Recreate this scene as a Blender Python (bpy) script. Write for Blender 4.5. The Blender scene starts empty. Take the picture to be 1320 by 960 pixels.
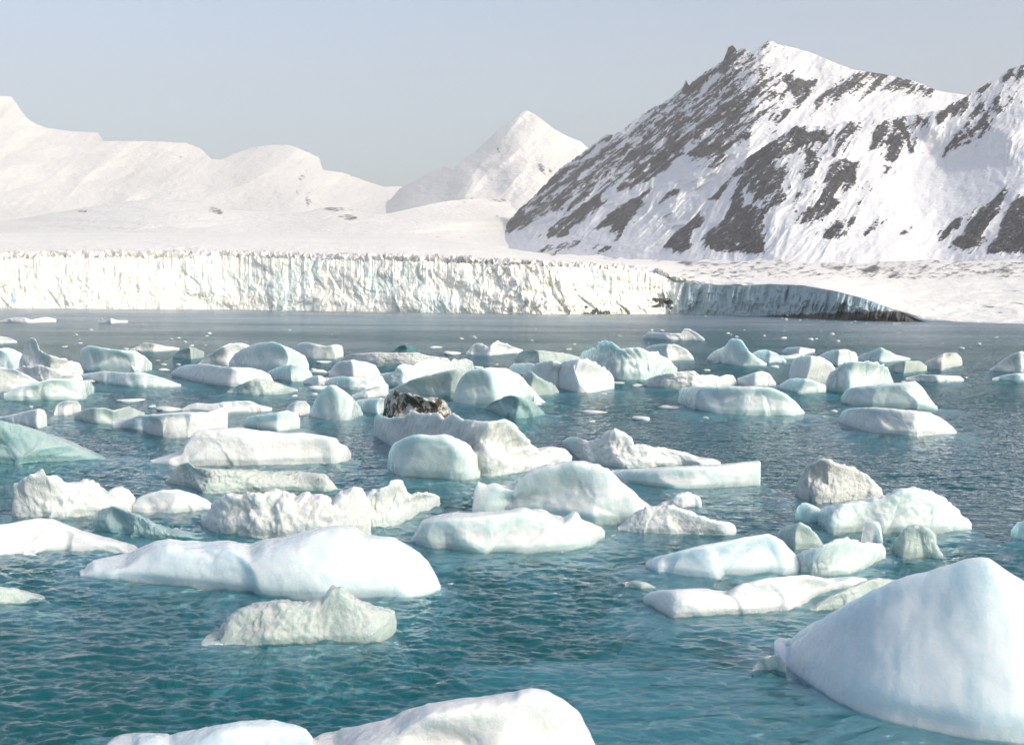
import bpy, math, random
import numpy as np
from mathutils import Matrix, Vector

# ---------------------------------------------------------------- camera
W_REF, H_REF, FOC = 1320.0, 960.0, 1593.0        # reference pixel frame and focal length in its pixels
CAM_H = 5.0
PITCH = math.atan((480 - 382) / FOC)
ROLL = 0.008
fwd = np.array([0, math.cos(PITCH), -math.sin(PITCH)])
up0 = np.array([0, math.sin(PITCH), math.cos(PITCH)])
rt0 = np.array([1.0, 0, 0])
rgt = rt0 * math.cos(ROLL) + up0 * math.sin(ROLL)
upv = up0 * math.cos(ROLL) - rt0 * math.sin(ROLL)

scene = bpy.context.scene
cam_d = bpy.data.cameras.new('camera')
cam = bpy.data.objects.new('camera', cam_d)
scene.collection.objects.link(cam)
m = Matrix(((rgt[0], upv[0], -fwd[0], 0), (rgt[1], upv[1], -fwd[1], 0), (rgt[2], upv[2], -fwd[2], CAM_H), (0, 0, 0, 1)))
cam.matrix_world = m
cam_d.sensor_width = 36
cam_d.lens = 36 * FOC / W_REF
cam_d.clip_start = 0.2
cam_d.clip_end = 40000
scene.camera = cam

# ---------------------------------------------------------------- light
SUN_EL, SUN_AZ = math.radians(31), math.radians(128)   # azimuth clockwise from +Y (the view direction)
world = bpy.data.worlds.new('World'); scene.world = world
world.use_nodes = True
nt = world.node_tree
sky = nt.nodes.new('ShaderNodeTexSky'); sky.sky_type = 'NISHITA'; sky.sun_disc = False
sky.sun_elevation = SUN_EL; sky.sun_rotation = SUN_AZ
sky.air_density = 1.0; sky.dust_density = 3.2; sky.ozone_density = 1.3; sky.altitude = 0
bg = nt.nodes['Background']; bg.inputs['Strength'].default_value = 0.15
nt.links.new(sky.outputs[0], bg.inputs['Color'])
sd = bpy.data.lights.new('sun', 'SUN'); so = bpy.data.objects.new('sun', sd); scene.collection.objects.link(so)
sd.energy = 2.0; sd.angle = math.radians(1.5); sd.color = (1.0, 0.90, 0.74)
sdir = Vector((math.sin(SUN_AZ) * math.cos(SUN_EL), math.cos(SUN_AZ) * math.cos(SUN_EL), math.sin(SUN_EL)))
so.rotation_euler = sdir.to_track_quat('Z', 'Y').to_euler()
vs = scene.view_settings
vs.view_transform = 'Standard'; vs.look = 'None'; vs.gamma = 1.0; vs.exposure = 0.68; vs.use_curve_mapping = False
scene.cycles.max_bounces = 8
scene.cycles.volume_bounces = 0
scene.cycles.transparent_max_bounces = 12
scene.cycles.transmission_bounces = 4
scene.cycles.use_denoising = True
scene.cycles.sample_clamp_indirect = 4

# ---------------------------------------------------------------- maths helpers
def ray(px, py):
    px = np.asarray(px, float); py = np.asarray(py, float)
    a = (px - W_REF / 2) / FOC; b = (H_REF / 2 - py) / FOC
    return fwd + rgt * a[..., None] + upv * b[..., None]

def at_depth(px, py, D):                      # point on the ray at world y = D
    r = ray(px, py)
    p = r * (np.asarray(D, float) / r[..., 1])[..., None]
    p[..., 2] += CAM_H
    return p

def water_depth(px, py):                      # world y where the ray meets the water
    r = ray(px, py)
    return -CAM_H / r[..., 2] * r[..., 1]

def proj_y(P):
    v = P - np.array([0, 0, CAM_H])
    return H_REF / 2 - FOC * (v @ upv) / (v @ fwd)

def proj_x(P):
    v = P - np.array([0, 0, CAM_H])
    return W_REF / 2 + FOC * (v @ rgt) / (v @ fwd)

def smooth(a, b, x):
    t = np.clip((x - a) / (b - a), 0, 1)
    return t * t * (3 - 2 * t)

_G = np.random.RandomState(7).normal(size=(4096, 3)); _G /= np.linalg.norm(_G, axis=1)[:, None]
def _hash(ix, iy, iz, s):
    h = (ix * 73856093) ^ (iy * 19349663) ^ (iz * 83492791) ^ (s * 2654435761 & 0xffffffff)
    h = (h ^ (h >> 13)) * 1274126177 & 0xffffffff
    return (h ^ (h >> 16)) & 4095

def noise(x, y, z, seed=0):                   # gradient noise about -0.8 .. 0.8
    x = np.asarray(x, float); y = np.asarray(y, float); z = np.asarray(z, float) + 0 * x
    xi = np.floor(x).astype(np.int64); yi = np.floor(y).astype(np.int64); zi = np.floor(z).astype(np.int64)
    xf, yf, zf = x - xi, y - yi, z - zi
    u, v, w = [t * t * t * (t * (t * 6 - 15) + 10) for t in (xf, yf, zf)]
    out = 0
    for dx in (0, 1):
        for dy in (0, 1):
            for dz in (0, 1):
                g = _G[_hash(xi + dx, yi + dy, zi + dz, seed)]
                d = g[..., 0] * (xf - dx) + g[..., 1] * (yf - dy) + g[..., 2] * (zf - dz)
                out = out + d * (u if dx else 1 - u) * (v if dy else 1 - v) * (w if dz else 1 - w)
    return out * 1.5

def fbm(x, y, z, seed=0, oct=4, gain=0.5, lac=2.03):
    s, a, t = 0, 1, 0
    for o in range(oct):
        s = s + a * noise(x, y, z, seed + o * 17); t += a; a *= gain
        x, y, z = x * lac, y * lac, z * lac
    return s / t

def ridged(x, y, z, seed=0, oct=4, gain=0.5, lac=2.03):
    s, a, t = 0, 1, 0
    for o in range(oct):
        s = s + a * (1 - np.abs(noise(x, y, z, seed + o * 17)) * 2.0); t += a; a *= gain
        x, y, z = x * lac, y * lac, z * lac
    return s / t

def crv(pts, x):                               # piecewise linear curve
    p = np.array(pts, float)
    return np.interp(x, p[:, 0], p[:, 1])

def scrv(pts, x, sig):                         # the same curve with its corners rounded
    x = np.asarray(x, float); o = 0; w = 0
    for k in np.linspace(-2.2, 2.2, 13):
        g = math.exp(-k * k / 2); o = o + g * crv(pts, x + k * sig); w += g
    return o / w

def in_poly(poly, X, Y):
    p = np.array(poly, float); ins = np.zeros(X.shape, bool)
    x0, y0 = p[-1]
    for x1, y1 in p:
        if y1 != y0:
            c = ((y1 > Y) != (y0 > Y)) & (X < (x0 - x1) * (Y - y1) / (y0 - y1) + x1)
            ins ^= c
        x0, y0 = x1, y1
    return ins

def blur(A, n=2, it=2):
    for _ in range(it):
        for ax in (0, 1):
            P = np.pad(A, [(n, n) if i == ax else (0, 0) for i in (0, 1)], mode='edge')
            c = np.cumsum(P, axis=ax); c = np.insert(c, 0, 0, axis=ax)
            k = 2 * n + 1
            A = (np.take(c, range(k, c.shape[ax]), ax) - np.take(c, range(0, c.shape[ax] - k), ax)) / k
    return A

def zc(s, ox, oy, pts):                        # a traced list of points in the photograph's pixels
    return [(ox + x / s, oy + y / s) for x, y in pts]

# ---------------------------------------------------------------- mesh helpers
def raw_mesh(name, V, F, mat, parent=None, smooth_=True, attrs=None):
    V = np.asarray(V, np.float32); F = np.asarray(F, np.int32)
    me = bpy.data.meshes.new(name)
    n = F.shape[1]
    me.vertices.add(len(V)); me.vertices.foreach_set('co', V.ravel())
    me.loops.add(F.size); me.loops.foreach_set('vertex_index', F.ravel())
    me.polygons.add(len(F)); me.polygons.foreach_set('loop_start', np.arange(0, F.size, n, dtype=np.int32))
    me.polygons.foreach_set('loop_total', np.full(len(F), n, np.int32))
    me.polygons.foreach_set('use_smooth', np.full(len(F), smooth_, bool))
    if attrs:
        for k, a in attrs.items():
            at = me.attributes.new(k, 'FLOAT', 'POINT'); at.data.foreach_set('value', np.asarray(a, np.float32).ravel())
    me.update(calc_edges=True); me.validate()
    me.materials.append(mat)
    o = bpy.data.objects.new(name, me); scene.collection.objects.link(o)
    if parent: o.parent = parent
    return o

def grid_faces(nr, nc, wrap=False, flip=False):
    i = np.arange(nr - 1)[:, None]; j = np.arange(nc if wrap else nc - 1)[None, :]
    j2 = (j + 1) % nc
    a = i * nc + j; b = i * nc + j2; c = (i + 1) * nc + j2; d = (i + 1) * nc + j
    F = np.stack([a + 0 * b, b + 0 * a, c, d], -1).reshape(-1, 4)
    return F[:, ::-1] if flip else F

def grid(name, P, mat, parent=None, flip=False, attrs=None):
    nr, nc = P.shape[:2]
    return raw_mesh(name, P.reshape(-1, 3), grid_faces(nr, nc, False, flip), mat, parent, True, attrs)

def structure(o, label=None):
    o['kind'] = 'structure'
    if label: o['label'] = label
    return o

# ---------------------------------------------------------------- materials
class NT:
    def __init__(s, name):
        s.m = bpy.data.materials.new(name); s.m.use_nodes = True
        s.t = s.m.node_tree; s.t.nodes.clear()
        s.out = s.t.nodes.new('ShaderNodeOutputMaterial')
    def n(s, typ, **kw):
        nd = s.t.nodes.new(typ)
        for k, v in kw.items():
            if k.startswith('i_'):
                key = k[2:].replace('_', ' ')
                key = int(key) if key.isdigit() else key
                s.set(nd.inputs[key], v)
            else: setattr(nd, k, v)
        return nd
    def set(s, inp, v):
        if isinstance(v, bpy.types.NodeSocket): s.t.links.new(v, inp)
        else: inp.default_value = v
    def noise(s, vec, scale, detail=4, rough=0.55, dist=0.0):
        nd = s.n('ShaderNodeTexNoise', i_Scale=scale, i_Detail=detail, i_Roughness=rough, i_Distortion=dist)
        if vec is not None: s.t.links.new(vec, nd.inputs['Vector'])
        return nd.outputs['Fac']
    def mapping(s, vec, scale=(1, 1, 1), rot=(0, 0, 0)):
        nd = s.n('ShaderNodeMapping'); s.t.links.new(vec, nd.inputs[0])
        nd.inputs['Scale'].default_value = scale; nd.inputs['Rotation'].default_value = rot
        return nd.outputs[0]
    def coord(s): return s.n('ShaderNodeTexCoord').outputs['Object']
    def ramp(s, v, a, b, lo=0.0, hi=1.0, interp='SMOOTHSTEP'):
        nd = s.n('ShaderNodeMapRange', interpolation_type=interp)
        s.set(nd.inputs['Value'], v)
        for k, x in (('From Min', a), ('From Max', b), ('To Min', lo), ('To Max', hi)): nd.inputs[k].default_value = x
        return nd.outputs['Result']
    def math(s, op, a, b=0.0, c=None):
        nd = s.n('ShaderNodeMath', operation=op); s.set(nd.inputs[0], a); s.set(nd.inputs[1], b)
        if c is not None: s.set(nd.inputs[2], c)
        return nd.outputs[0]
    def mix(s, f, a, b):
        nd = s.n('ShaderNodeMix', data_type='RGBA')
        s.set(nd.inputs[0], f)
        for i, v in ((6, a), (7, b)):
            if isinstance(v, tuple) and len(v) == 3: v = v + (1,)
            s.set(nd.inputs[i], v)
        return nd.outputs[2]
    def attr(s, name): return s.n('ShaderNodeAttribute', attribute_name=name).outputs['Fac']
    def bump(s, h, strength, dist, normal=None):
        nd = s.n('ShaderNodeBump', i_Strength=strength, i_Distance=dist, i_Height=h)
        if normal is not None: s.t.links.new(normal, nd.inputs['Normal'])
        return nd.outputs[0]
    def surf(s, sh): s.t.links.new(sh, s.out.inputs['Surface']); return s.m
    def principled(s, **kw):
        nd = s.n('ShaderNodeBsdfPrincipled')
        for k, v in kw.items():
            k = k.replace('_', ' ')
            if isinstance(v, tuple) and len(v) == 3 and k != 'Subsurface Radius': v = v + (1,)
            s.set(nd.inputs[k], v)
        return nd.outputs[0]

def mat_mountain(name, rock_a, rock_b, snow=(0.84, 0.85, 0.87), sc=1.0):
    t = NT(name); c = t.coord()
    rk = t.attr('rock')
    n1 = t.noise(c, 0.14 * sc, 7, 0.7); n2 = t.noise(c, 0.55 * sc, 4, 0.65)
    v = t.math('ADD', rk, t.math('MULTIPLY', t.math('SUBTRACT', n1, 0.5), t.ramp(rk, 0.0, 0.45, 0.6, 2.4, 'LINEAR')))
    v = t.math('ADD', v, t.math('MULTIPLY', t.math('SUBTRACT', n2, 0.5), 0.9))
    f = t.ramp(v, 0.49, 0.60)
    rc = t.mix(t.ramp(t.noise(c, 0.045 * sc, 7, 0.7), 0.40, 0.60), rock_a, rock_b)
    rc = t.mix(t.ramp(t.noise(c, 0.9 * sc, 3, 0.6), 0.53, 0.66, 0, 0.38), rc, (0.5, 0.51, 0.53))
    sc_ = t.mix(t.ramp(t.noise(c, 0.01 * sc, 4), 0.3, 0.7), snow, tuple(x * 0.95 for x in snow))
    sc_ = t.mix(0.09, sc_, (0, 0, 0))
    col = t.mix(f, sc_, rc)
    b = t.bump(t.noise(c, 0.15 * sc, 7, 0.6), t.ramp(f, 0, 1, 0.4, 1.0, 'LINEAR'), 7.0 / sc)
    return t.surf(t.principled(Base_Color=col, Roughness=0.85, Normal=b, Specular_IOR_Level=0.2))

def mat_glacier():
    t = NT('glacier_ice'); c = t.coord()
    cm = t.mapping(c, (1, 1, 0.35))
    base = t.mix(t.ramp(t.noise(cm, 0.12, 6, 0.6), 0.35, 0.7), (0.84, 0.82, 0.755), (0.74, 0.755, 0.71))
    base = t.mix(t.ramp(t.noise(t.mapping(c, (1, 1, 0.25)), 0.5, 6, 0.7), 0.50, 0.70, 0, 0.45), base, (0.50, 0.50, 0.44))
    base = t.mix(t.ramp(t.noise(c, 0.05, 4, 0.6), 0.48, 0.66, 0, 0.55), base, (0.56, 0.73, 0.72))
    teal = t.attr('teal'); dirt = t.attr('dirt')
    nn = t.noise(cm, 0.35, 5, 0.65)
    base = t.mix(t.ramp(t.math('ADD', teal, t.math('MULTIPLY', t.math('SUBTRACT', nn, 0.5), 0.9)), 0.25, 0.75, 0, 0.95), base, (0.34, 0.45, 0.48))  # blue ice patches, and the right cliff's shade painted as darker colour
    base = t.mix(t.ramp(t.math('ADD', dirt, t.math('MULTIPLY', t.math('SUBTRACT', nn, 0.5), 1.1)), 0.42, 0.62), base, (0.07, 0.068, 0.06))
    b = t.bump(t.noise(cm, 0.35, 8, 0.7), 0.5, 2.0)
    return t.surf(t.principled(Base_Color=base, Roughness=0.6, Normal=b, Specular_IOR_Level=0.3))

def mat_ice(name, top, blue, amt=0.5, sss=0.5, rough=0.35, bump=0.5, dirt=0.0, dirtcol=(0.09, 0.08, 0.065), scale=1.0, rad=(0.06, 0.13, 0.16), trans=0.0):
    t = NT(name); c = t.coord()
    n1 = t.noise(c, 0.9 * scale, 5, 0.6, 0.4)
    nz = t.n('ShaderNodeSeparateXYZ'); t.t.links.new(t.n('ShaderNodeNewGeometry').outputs['Normal'], nz.inputs[0])
    oz = t.n('ShaderNodeSeparateXYZ'); t.t.links.new(c, oz.inputs[0])
    crust = t.math('ADD', t.math('MULTIPLY', nz.outputs[2], 0.45), t.math('MULTIPLY', n1, 0.9))      # refrozen snow crust on the tops
    f = t.ramp(crust, 0.42, 0.95)
    col = t.mix(t.math('MULTIPLY', t.math('SUBTRACT', 1.0, f), amt), top, blue)
    st = t.noise(t.mapping(c, (2.2, 2.2, 0.35), (0.25, 0.15, 0)), 1.3 * scale, 5, 0.65)     # layers and bubble trains in the ice
    col = t.mix(t.ramp(st, 0.50, 0.68, 0, 0.45), col, blue)
    band = t.ramp(oz.outputs[2], 0.0, 0.22, 0.75, 0.0)                                             # wet, snow-free band at the waterline
    col = t.mix(t.math('MULTIPLY', band, min(1.0, amt + 0.2)), col, blue)
    if dirt > 0:
        nd = t.noise(c, 1.6 * scale, 7, 0.7, 0.6)
        col = t.mix(t.ramp(nd, 0.72 - dirt * 0.3, 0.80 - dirt * 0.3), col, dirtcol)
    h = t.math('ADD', t.math('MULTIPLY', t.noise(c, 3.5 * scale, 6, 0.6), 1.0), t.math('MULTIPLY', t.noise(c, 22 * scale, 3, 0.5), 0.12))
    b = t.bump(h, bump, 0.12)
    rg = t.ramp(t.noise(c, 4 * scale, 3), 0.35, 0.65, rough * 0.7, rough * 1.4)
    return t.surf(t.principled(Base_Color=t.mix(0.28, col, (0, 0, 0)), Roughness=rg, Normal=b, Subsurface_Weight=sss,
                  Subsurface_Radius=rad, Transmission_Weight=trans, Subsurface_Scale=1.0, Specular_IOR_Level=0.35, IOR=1.31))

def mat_water():
    t = NT('sea_water'); c = t.coord()
    c1 = t.mapping(c, (0.75, 1.0, 1.0))
    h = t.math('ADD', t.math('MULTIPLY', t.noise(c1, 1.6, 3, 0.55, 0.3), 1.0), t.math('MULTIPLY', t.noise(c1, 7.0, 3, 0.55), 0.20))
    geo = t.n('ShaderNodeNewGeometry')
    sp = t.n('ShaderNodeSeparateXYZ'); t.t.links.new(c, sp.inputs[0])
    far = t.ramp(sp.outputs[1], 15, 80, 0.08, 1.0, 'LINEAR')
    calm = t.ramp(t.noise(t.mapping(c, (0.35, 1, 1)), 0.045, 4, 0.6), 0.35, 0.65, 0.65, 1.1)
    nb = t.n('ShaderNodeBump', i_Distance=0.6, i_Height=h)
    t.t.links.new(t.math('MULTIPLY', t.math('MULTIPLY', far, calm), t.ramp(sp.outputs[1], 60, 240, 1.0, 0.40, 'LINEAR')), nb.inputs['Strength'])
    N = nb.outputs[0]
    fr = t.n('ShaderNodeFresnel', i_IOR=1.333); t.t.links.new(N, fr.inputs['Normal'])
    gl = t.n('ShaderNodeBsdfAnisotropic'); gl.inputs['Color'].default_value = (0.95, 0.96, 1, 1); gl.inputs['Roughness'].default_value = 0.05
    t.t.links.new(N, gl.inputs['Normal']); t.t.links.new(t.ramp(sp.outputs[1], 30, 250, 0.05, 0.20, 'LINEAR'), gl.inputs['Roughness'])
    tr = t.n('ShaderNodeBsdfTransparent', i_Color=(0.93, 0.98, 0.98, 1))
    df = t.n('ShaderNodeBsdfDiffuse', i_Color=(0.02, 0.33, 0.36, 1))
    body = t.n('ShaderNodeMixShader', i_Fac=0.2); t.t.links.new(tr.outputs[0], body.inputs[1]); t.t.links.new(df.outputs[0], body.inputs[2])
    mx = t.n('ShaderNodeMixShader')
    t.t.links.new(fr.outputs[0], mx.inputs[0]); t.t.links.new(body.outputs[0], mx.inputs[1]); t.t.links.new(gl.outputs[0], mx.inputs[2])
    ab = t.n('ShaderNodeVolumeAbsorption', i_Color=(0.06, 0.62, 0.71, 1), i_Density=0.75)
    t.t.links.new(ab.outputs[0], t.out.inputs['Volume'])
    return t.surf(mx.outputs[0])

def mat_plain(name, col, rough=0.8):
    t = NT(name); c = t.coord()
    cc = t.mix(t.noise(c, 0.3, 4), col, tuple(x * 0.8 for x in col))
    return t.surf(t.principled(Base_Color=cc, Roughness=rough))

M = {}
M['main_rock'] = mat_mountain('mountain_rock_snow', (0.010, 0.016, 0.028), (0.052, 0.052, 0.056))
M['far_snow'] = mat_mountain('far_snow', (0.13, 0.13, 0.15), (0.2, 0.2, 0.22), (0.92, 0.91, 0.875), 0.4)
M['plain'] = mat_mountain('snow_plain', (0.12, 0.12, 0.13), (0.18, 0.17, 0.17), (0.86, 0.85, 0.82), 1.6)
M['glacier'] = mat_glacier()
M['water'] = mat_water()
M['bed'] = mat_plain('sea_bed_silt', (0.03, 0.10, 0.115))
WHITE, PALE = (0.87, 0.875, 0.875), (0.56, 0.76, 0.80)
M['white'] = mat_ice('snowy_white_ice', (0.90, 0.89, 0.885), (0.72, 0.82, 0.84), 0.65, 0.85, 0.4, 0.6, rad=(0.24, 0.36, 0.42))
M['rubble'] = mat_ice('rough_white_ice', (0.90, 0.88, 0.87), (0.66, 0.76, 0.77), 0.8, 0.7, 0.45, 0.9, rad=(0.16, 0.26, 0.30))
M['pale'] = mat_ice('pale_blue_ice', (0.88, 0.89, 0.885), (0.60, 0.775, 0.78), 0.8, 1.0, 0.22, 0.4, rad=(0.34, 0.50, 0.55))
M['smooth'] = mat_ice('smooth_blue_white_ice', (0.86, 0.935, 0.965), (0.66, 0.85, 0.92), 0.7, 1.0, 0.25, 0.35, rad=(0.34, 0.48, 0.54))
M['clear'] = mat_ice('clear_grey_green_ice', (0.84, 0.90, 0.88), (0.62, 0.78, 0.765), 0.85, 0.7, 0.10, 0.6, rad=(0.15, 0.28, 0.3), trans=0.3)
M['teal'] = mat_ice('washed_turquoise_ice', (0.62, 0.78, 0.79), (0.36, 0.62, 0.65), 0.9, 0.5, 0.15, 0.6, trans=0.3)
M['dirty'] = mat_ice('dirt_covered_ice', (0.78, 0.77, 0.75), (0.55, 0.58, 0.56), 0.8, 0.3, 0.5, 1.2, dirt=0.86, scale=1.3)
M['dusty'] = mat_ice('dust_speckled_ice', (0.90, 0.89, 0.875), (0.70, 0.77, 0.765), 0.85, 0.5, 0.4, 1.0, dirt=0.08, scale=2.2, dirtcol=(0.28, 0.26, 0.23))
M['clear_dirty'] = mat_ice('clear_ice_with_dirt', (0.84, 0.89, 0.86), (0.62, 0.76, 0.73), 0.9, 0.6, 0.18, 0.7, trans=0.2, dirt=0.33, scale=0.8, dirtcol=(0.10, 0.085, 0.06))
M['deep_teal'] = mat_ice('bare_teal_ice', (0.16, 0.32, 0.34), (0.08, 0.22, 0.25), 0.9, 0.0, 0.15, 0.5)
M['under'] = mat_ice('submerged_ice', (0.86, 0.93, 0.94), (0.74, 0.88, 0.91), 0.8, 0.0, 0.6, 0.5)

# ---------------------------------------------------------------- setting: water
def wave_tile(L, N, seed, kpk, wind, spread):
    rs = np.random.RandomState(seed)
    k1 = 2 * np.pi * np.fft.fftfreq(N, L / N)
    kx, ky = np.meshgrid(k1, k1)
    k = np.hypot(kx, ky); k[0, 0] = 1
    cosw = (kx * math.cos(wind) + ky * math.sin(wind)) / k
    S = np.exp(-1.25 * (kpk / k) ** 2.5) / k ** 3.3 * (np.abs(cosw) ** spread + 0.12) * np.exp(-(k / 85.0) ** 2)
    S[0, 0] = 0
    A = (rs.normal(size=(N, N)) + 1j * rs.normal(size=(N, N))) * np.sqrt(S)
    h = np.fft.ifft2(A).real
    g = np.fft.ifft2(1j * kx * A).real ** 2 + np.fft.ifft2(1j * ky * A).real ** 2
    s = 1 / math.sqrt(g.mean())
    dx = np.fft.ifft2(1j * kx / k * A).real; dy = np.fft.ifft2(1j * ky / k * A).real
    return [h * s, dx * s, dy * s], L, N

def sample(tile, x, y):
    arrs, L, N = tile
    u = (x / L * N) % N; v = (y / L * N) % N
    i = np.floor(u).astype(int); j = np.floor(v).astype(int); fu = u - i; fv = v - j
    i0, i1, j0, j1 = i % N, (i + 1) % N, j % N, (j + 1) % N
    return [a[j0, i0] * (1 - fu) * (1 - fv) + a[j0, i1] * fu * (1 - fv) + a[j1, i0] * (1 - fu) * fv + a[j1, i1] * fu * fv for a in arrs]

def build_water():
    py = np.concatenate([np.linspace(2600, 1010, 120), np.arange(1008, 440, -0.8), np.arange(440, 392, -1.0)])
    D = FOC * CAM_H / (py - 382)
    D = np.concatenate([D, [900, 1500, 3000]])
    tx = np.concatenate([np.linspace(-1.5, -0.50, 80), np.linspace(-0.495, 0.495, 1250), np.linspace(0.50, 1.5, 80)])
    X = D[:, None] * tx[None, :]; Y = D[:, None] + 0 * X
    t1 = wave_tile(13.0, 512, 3, 8.5, 1.35, 2.5); t2 = wave_tile(37.0, 1024, 5, 3.2, 1.75, 3.0)
    a = 0.35
    h1, x1, y1 = sample(t1, X, Y)
    xr, yr = X * math.cos(a) - Y * math.sin(a), X * math.sin(a) + Y * math.cos(a)
    h2, u2, v2 = sample(t2, xr, yr)
    x2, y2 = u2 * math.cos(a) + v2 * math.sin(a), -u2 * math.sin(a) + v2 * math.cos(a)
    fade1 = smooth(75, 22, Y) if False else 1 - smooth(22, 75, Y)
    fade2 = 1 - smooth(60, 200, Y)
    patch = np.clip(0.85 + 0.55 * noise(X * 0.12, Y * 0.12, 0.3, 9) + 0.7 * noise(X * 0.035, Y * 0.06, 0.8, 10), 0.3, 1.6)
    s1, s2 = 0.29 * fade1 * patch, 0.17 * fade2 * patch
    Z = h1 * s1 + h2 * s2
    ch = 0.9
    P = np.stack([X - ch * (x1 * s1 + x2 * s2) * 1.0, Y - ch * (y1 * s1 + y2 * s2), Z], -1)
    structure(grid('sea_water', P, M['water']), 'cold teal sea water with small wind ripples')
    V = [(-6000, -300, -7), (6000, -300, -7), (6000, 7000, -7), (-6000, 7000, -7)]
    structure(raw_mesh('sea_bed', V, [(0, 1, 2, 3)], M['bed']))
build_water()

# ---------------------------------------------------------------- setting: glacier and land
SHORE = [(-900, 393), (-300, 395), (0, 397), (300, 399), (500, 402), (700, 405), (871, 404.5), (997, 408), (1095, 413), (1190, 415), (1320, 418), (1620, 424), (2200, 432)]
FTOP = [(-900, 333), (-200, 332), (0, 334), (100, 331), (200, 332), (300, 331), (400, 334), (500, 336), (600, 338), (700, 343), (800, 348), (845, 352), (871, 364), (900, 366), (958, 369), (989, 366), (1036, 368), (1076, 375), (1115, 385), (1155, 400), (1185, 412.5), (1200, 414.8)]

def shore_D(px): return water_depth(px, scrv(SHORE, px, 22))

def streak_mask(PX, PY, polys, fx, seed, amp=0.35):
    v = np.zeros(PX.shape)
    ca, sa = fx
    ac = PX * ca + PY * sa; al = -PX * sa + PY * ca
    X0, Y0 = PX, PY
    wp = 6.5 * amp * 2
    PX = X0 + wp * fbm(ac / 7.0, al / 16.0, 0.1, seed + 5, 4, 0.6); PY = Y0 + wp * 1.2 * fbm(ac / 7.0, al / 16.0, 5.1, seed + 6, 4, 0.6)
    PX = PX + 4.5 * fbm(X0 / 3.2, Y0 / 3.2, 7.1, seed + 7, 3, 0.6) * amp * 2; PY = PY + 4.5 * fbm(X0 / 3.2, Y0 / 3.2, 9.1, seed + 8, 3, 0.6) * amp * 2
    for dens, poly in polys:
        p = np.array(poly)
        x0, y0 = p.min(0) - 2; x1, y1 = p.max(0) + 2
        sel = (PX > x0) & (PX < x1) & (PY > y0) & (PY < y1)
        if sel.any():
            ins = in_poly(poly, PX[sel], PY[sel])
            cur = v[sel]; cur[ins] = np.maximum(cur[ins], dens); v[sel] = cur
    v = blur(v, 2, 2)
    v = np.maximum(v, 0.55 * np.minimum(1, 1.6 * blur(v, 5, 2)))
    n = 1.25 * fbm(ac / 7.0, al / 42.0, 2.5, seed + 9, 3, 0.6) + 0.7 * fbm(ac / 4.5, al / 14.0, 0.5, seed, 5, 0.65) + 0.3 * fbm(PX / 5.0, PY / 5.0, 0.5, seed + 3, 4, 0.6)
    return np.clip(v + n * amp * 2.6 * (v > 0.02) * (1.1 - 0.45 * v), 0, 1)

def relief_grid(px0, px1, nc, top, base, nr, Dtop, Dbase, bend=1.0, back=500, backdrop=0.75):
    px = np.linspace(px0, px1, nc)
    t = np.linspace(0, 1, nr)[:, None]                # 0 base .. 1 crest
    yt, yb = top(px)[None, :], base(px)[None, :]
    PX = px[None, :] + 0 * t; PY = yb + (yt - yb) * t
    w = (px1 - px0) / nc
    def sm(a, k):
        n = int(k / w) | 1
        for _ in range(3):
            p = np.pad(a, n // 2, mode='edge'); c = np.insert(np.cumsum(p), 0, 0); a = (c[n:] - c[:-n]) / n
        return a
    span = sm(yb[0] - yt[0], 60)
    q = np.clip((yb - PY) / np.maximum(span, 10)[None], 0, 1.6)
    D = Dbase(px)[None, :] + (Dtop(px) - Dbase(px))[None, :] * q ** bend
    return PX, PY, D

def finish_land(name, PX, PY, D, mat, attrs, back=600, label=None):
    P = at_depth(PX, PY, D)
    nb = 10                                            # the far side falls away behind the crest
    crest = P[-1]
    rows = []
    dirh = crest[:, :2] / np.linalg.norm(crest[:, :2], axis=1)[:, None]
    for i in range(1, nb + 1):
        q = crest.copy(); f = i / nb
        q[:, :2] += dirh * back * f
        q[:, 2] = crest[:, 2] * (1 - f) ** 1.3 - 10 * f
        q[:, 2] += noise(q[:, 0] / 90, q[:, 1] / 90, 0.1, 4) * 25 * math.sin(f * math.pi)
        rows.append(q)
    P = np.concatenate([P, np.array(rows)], 0)
    at = {k: np.concatenate([a, np.repeat(a[-1:], nb, 0)], 0) for k, a in attrs.items()}
    return structure(grid(name, P, mat, attrs=at), label)

Z1 = lambda p: zc(2.0, 0, 100, p)
Z2 = lambda p: zc(3.0, 640, 40, p)
Z3 = lambda p: zc(3.0, 960, 40, p)
Z4 = lambda p: zc(4.571, 500, 120, p)

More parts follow.
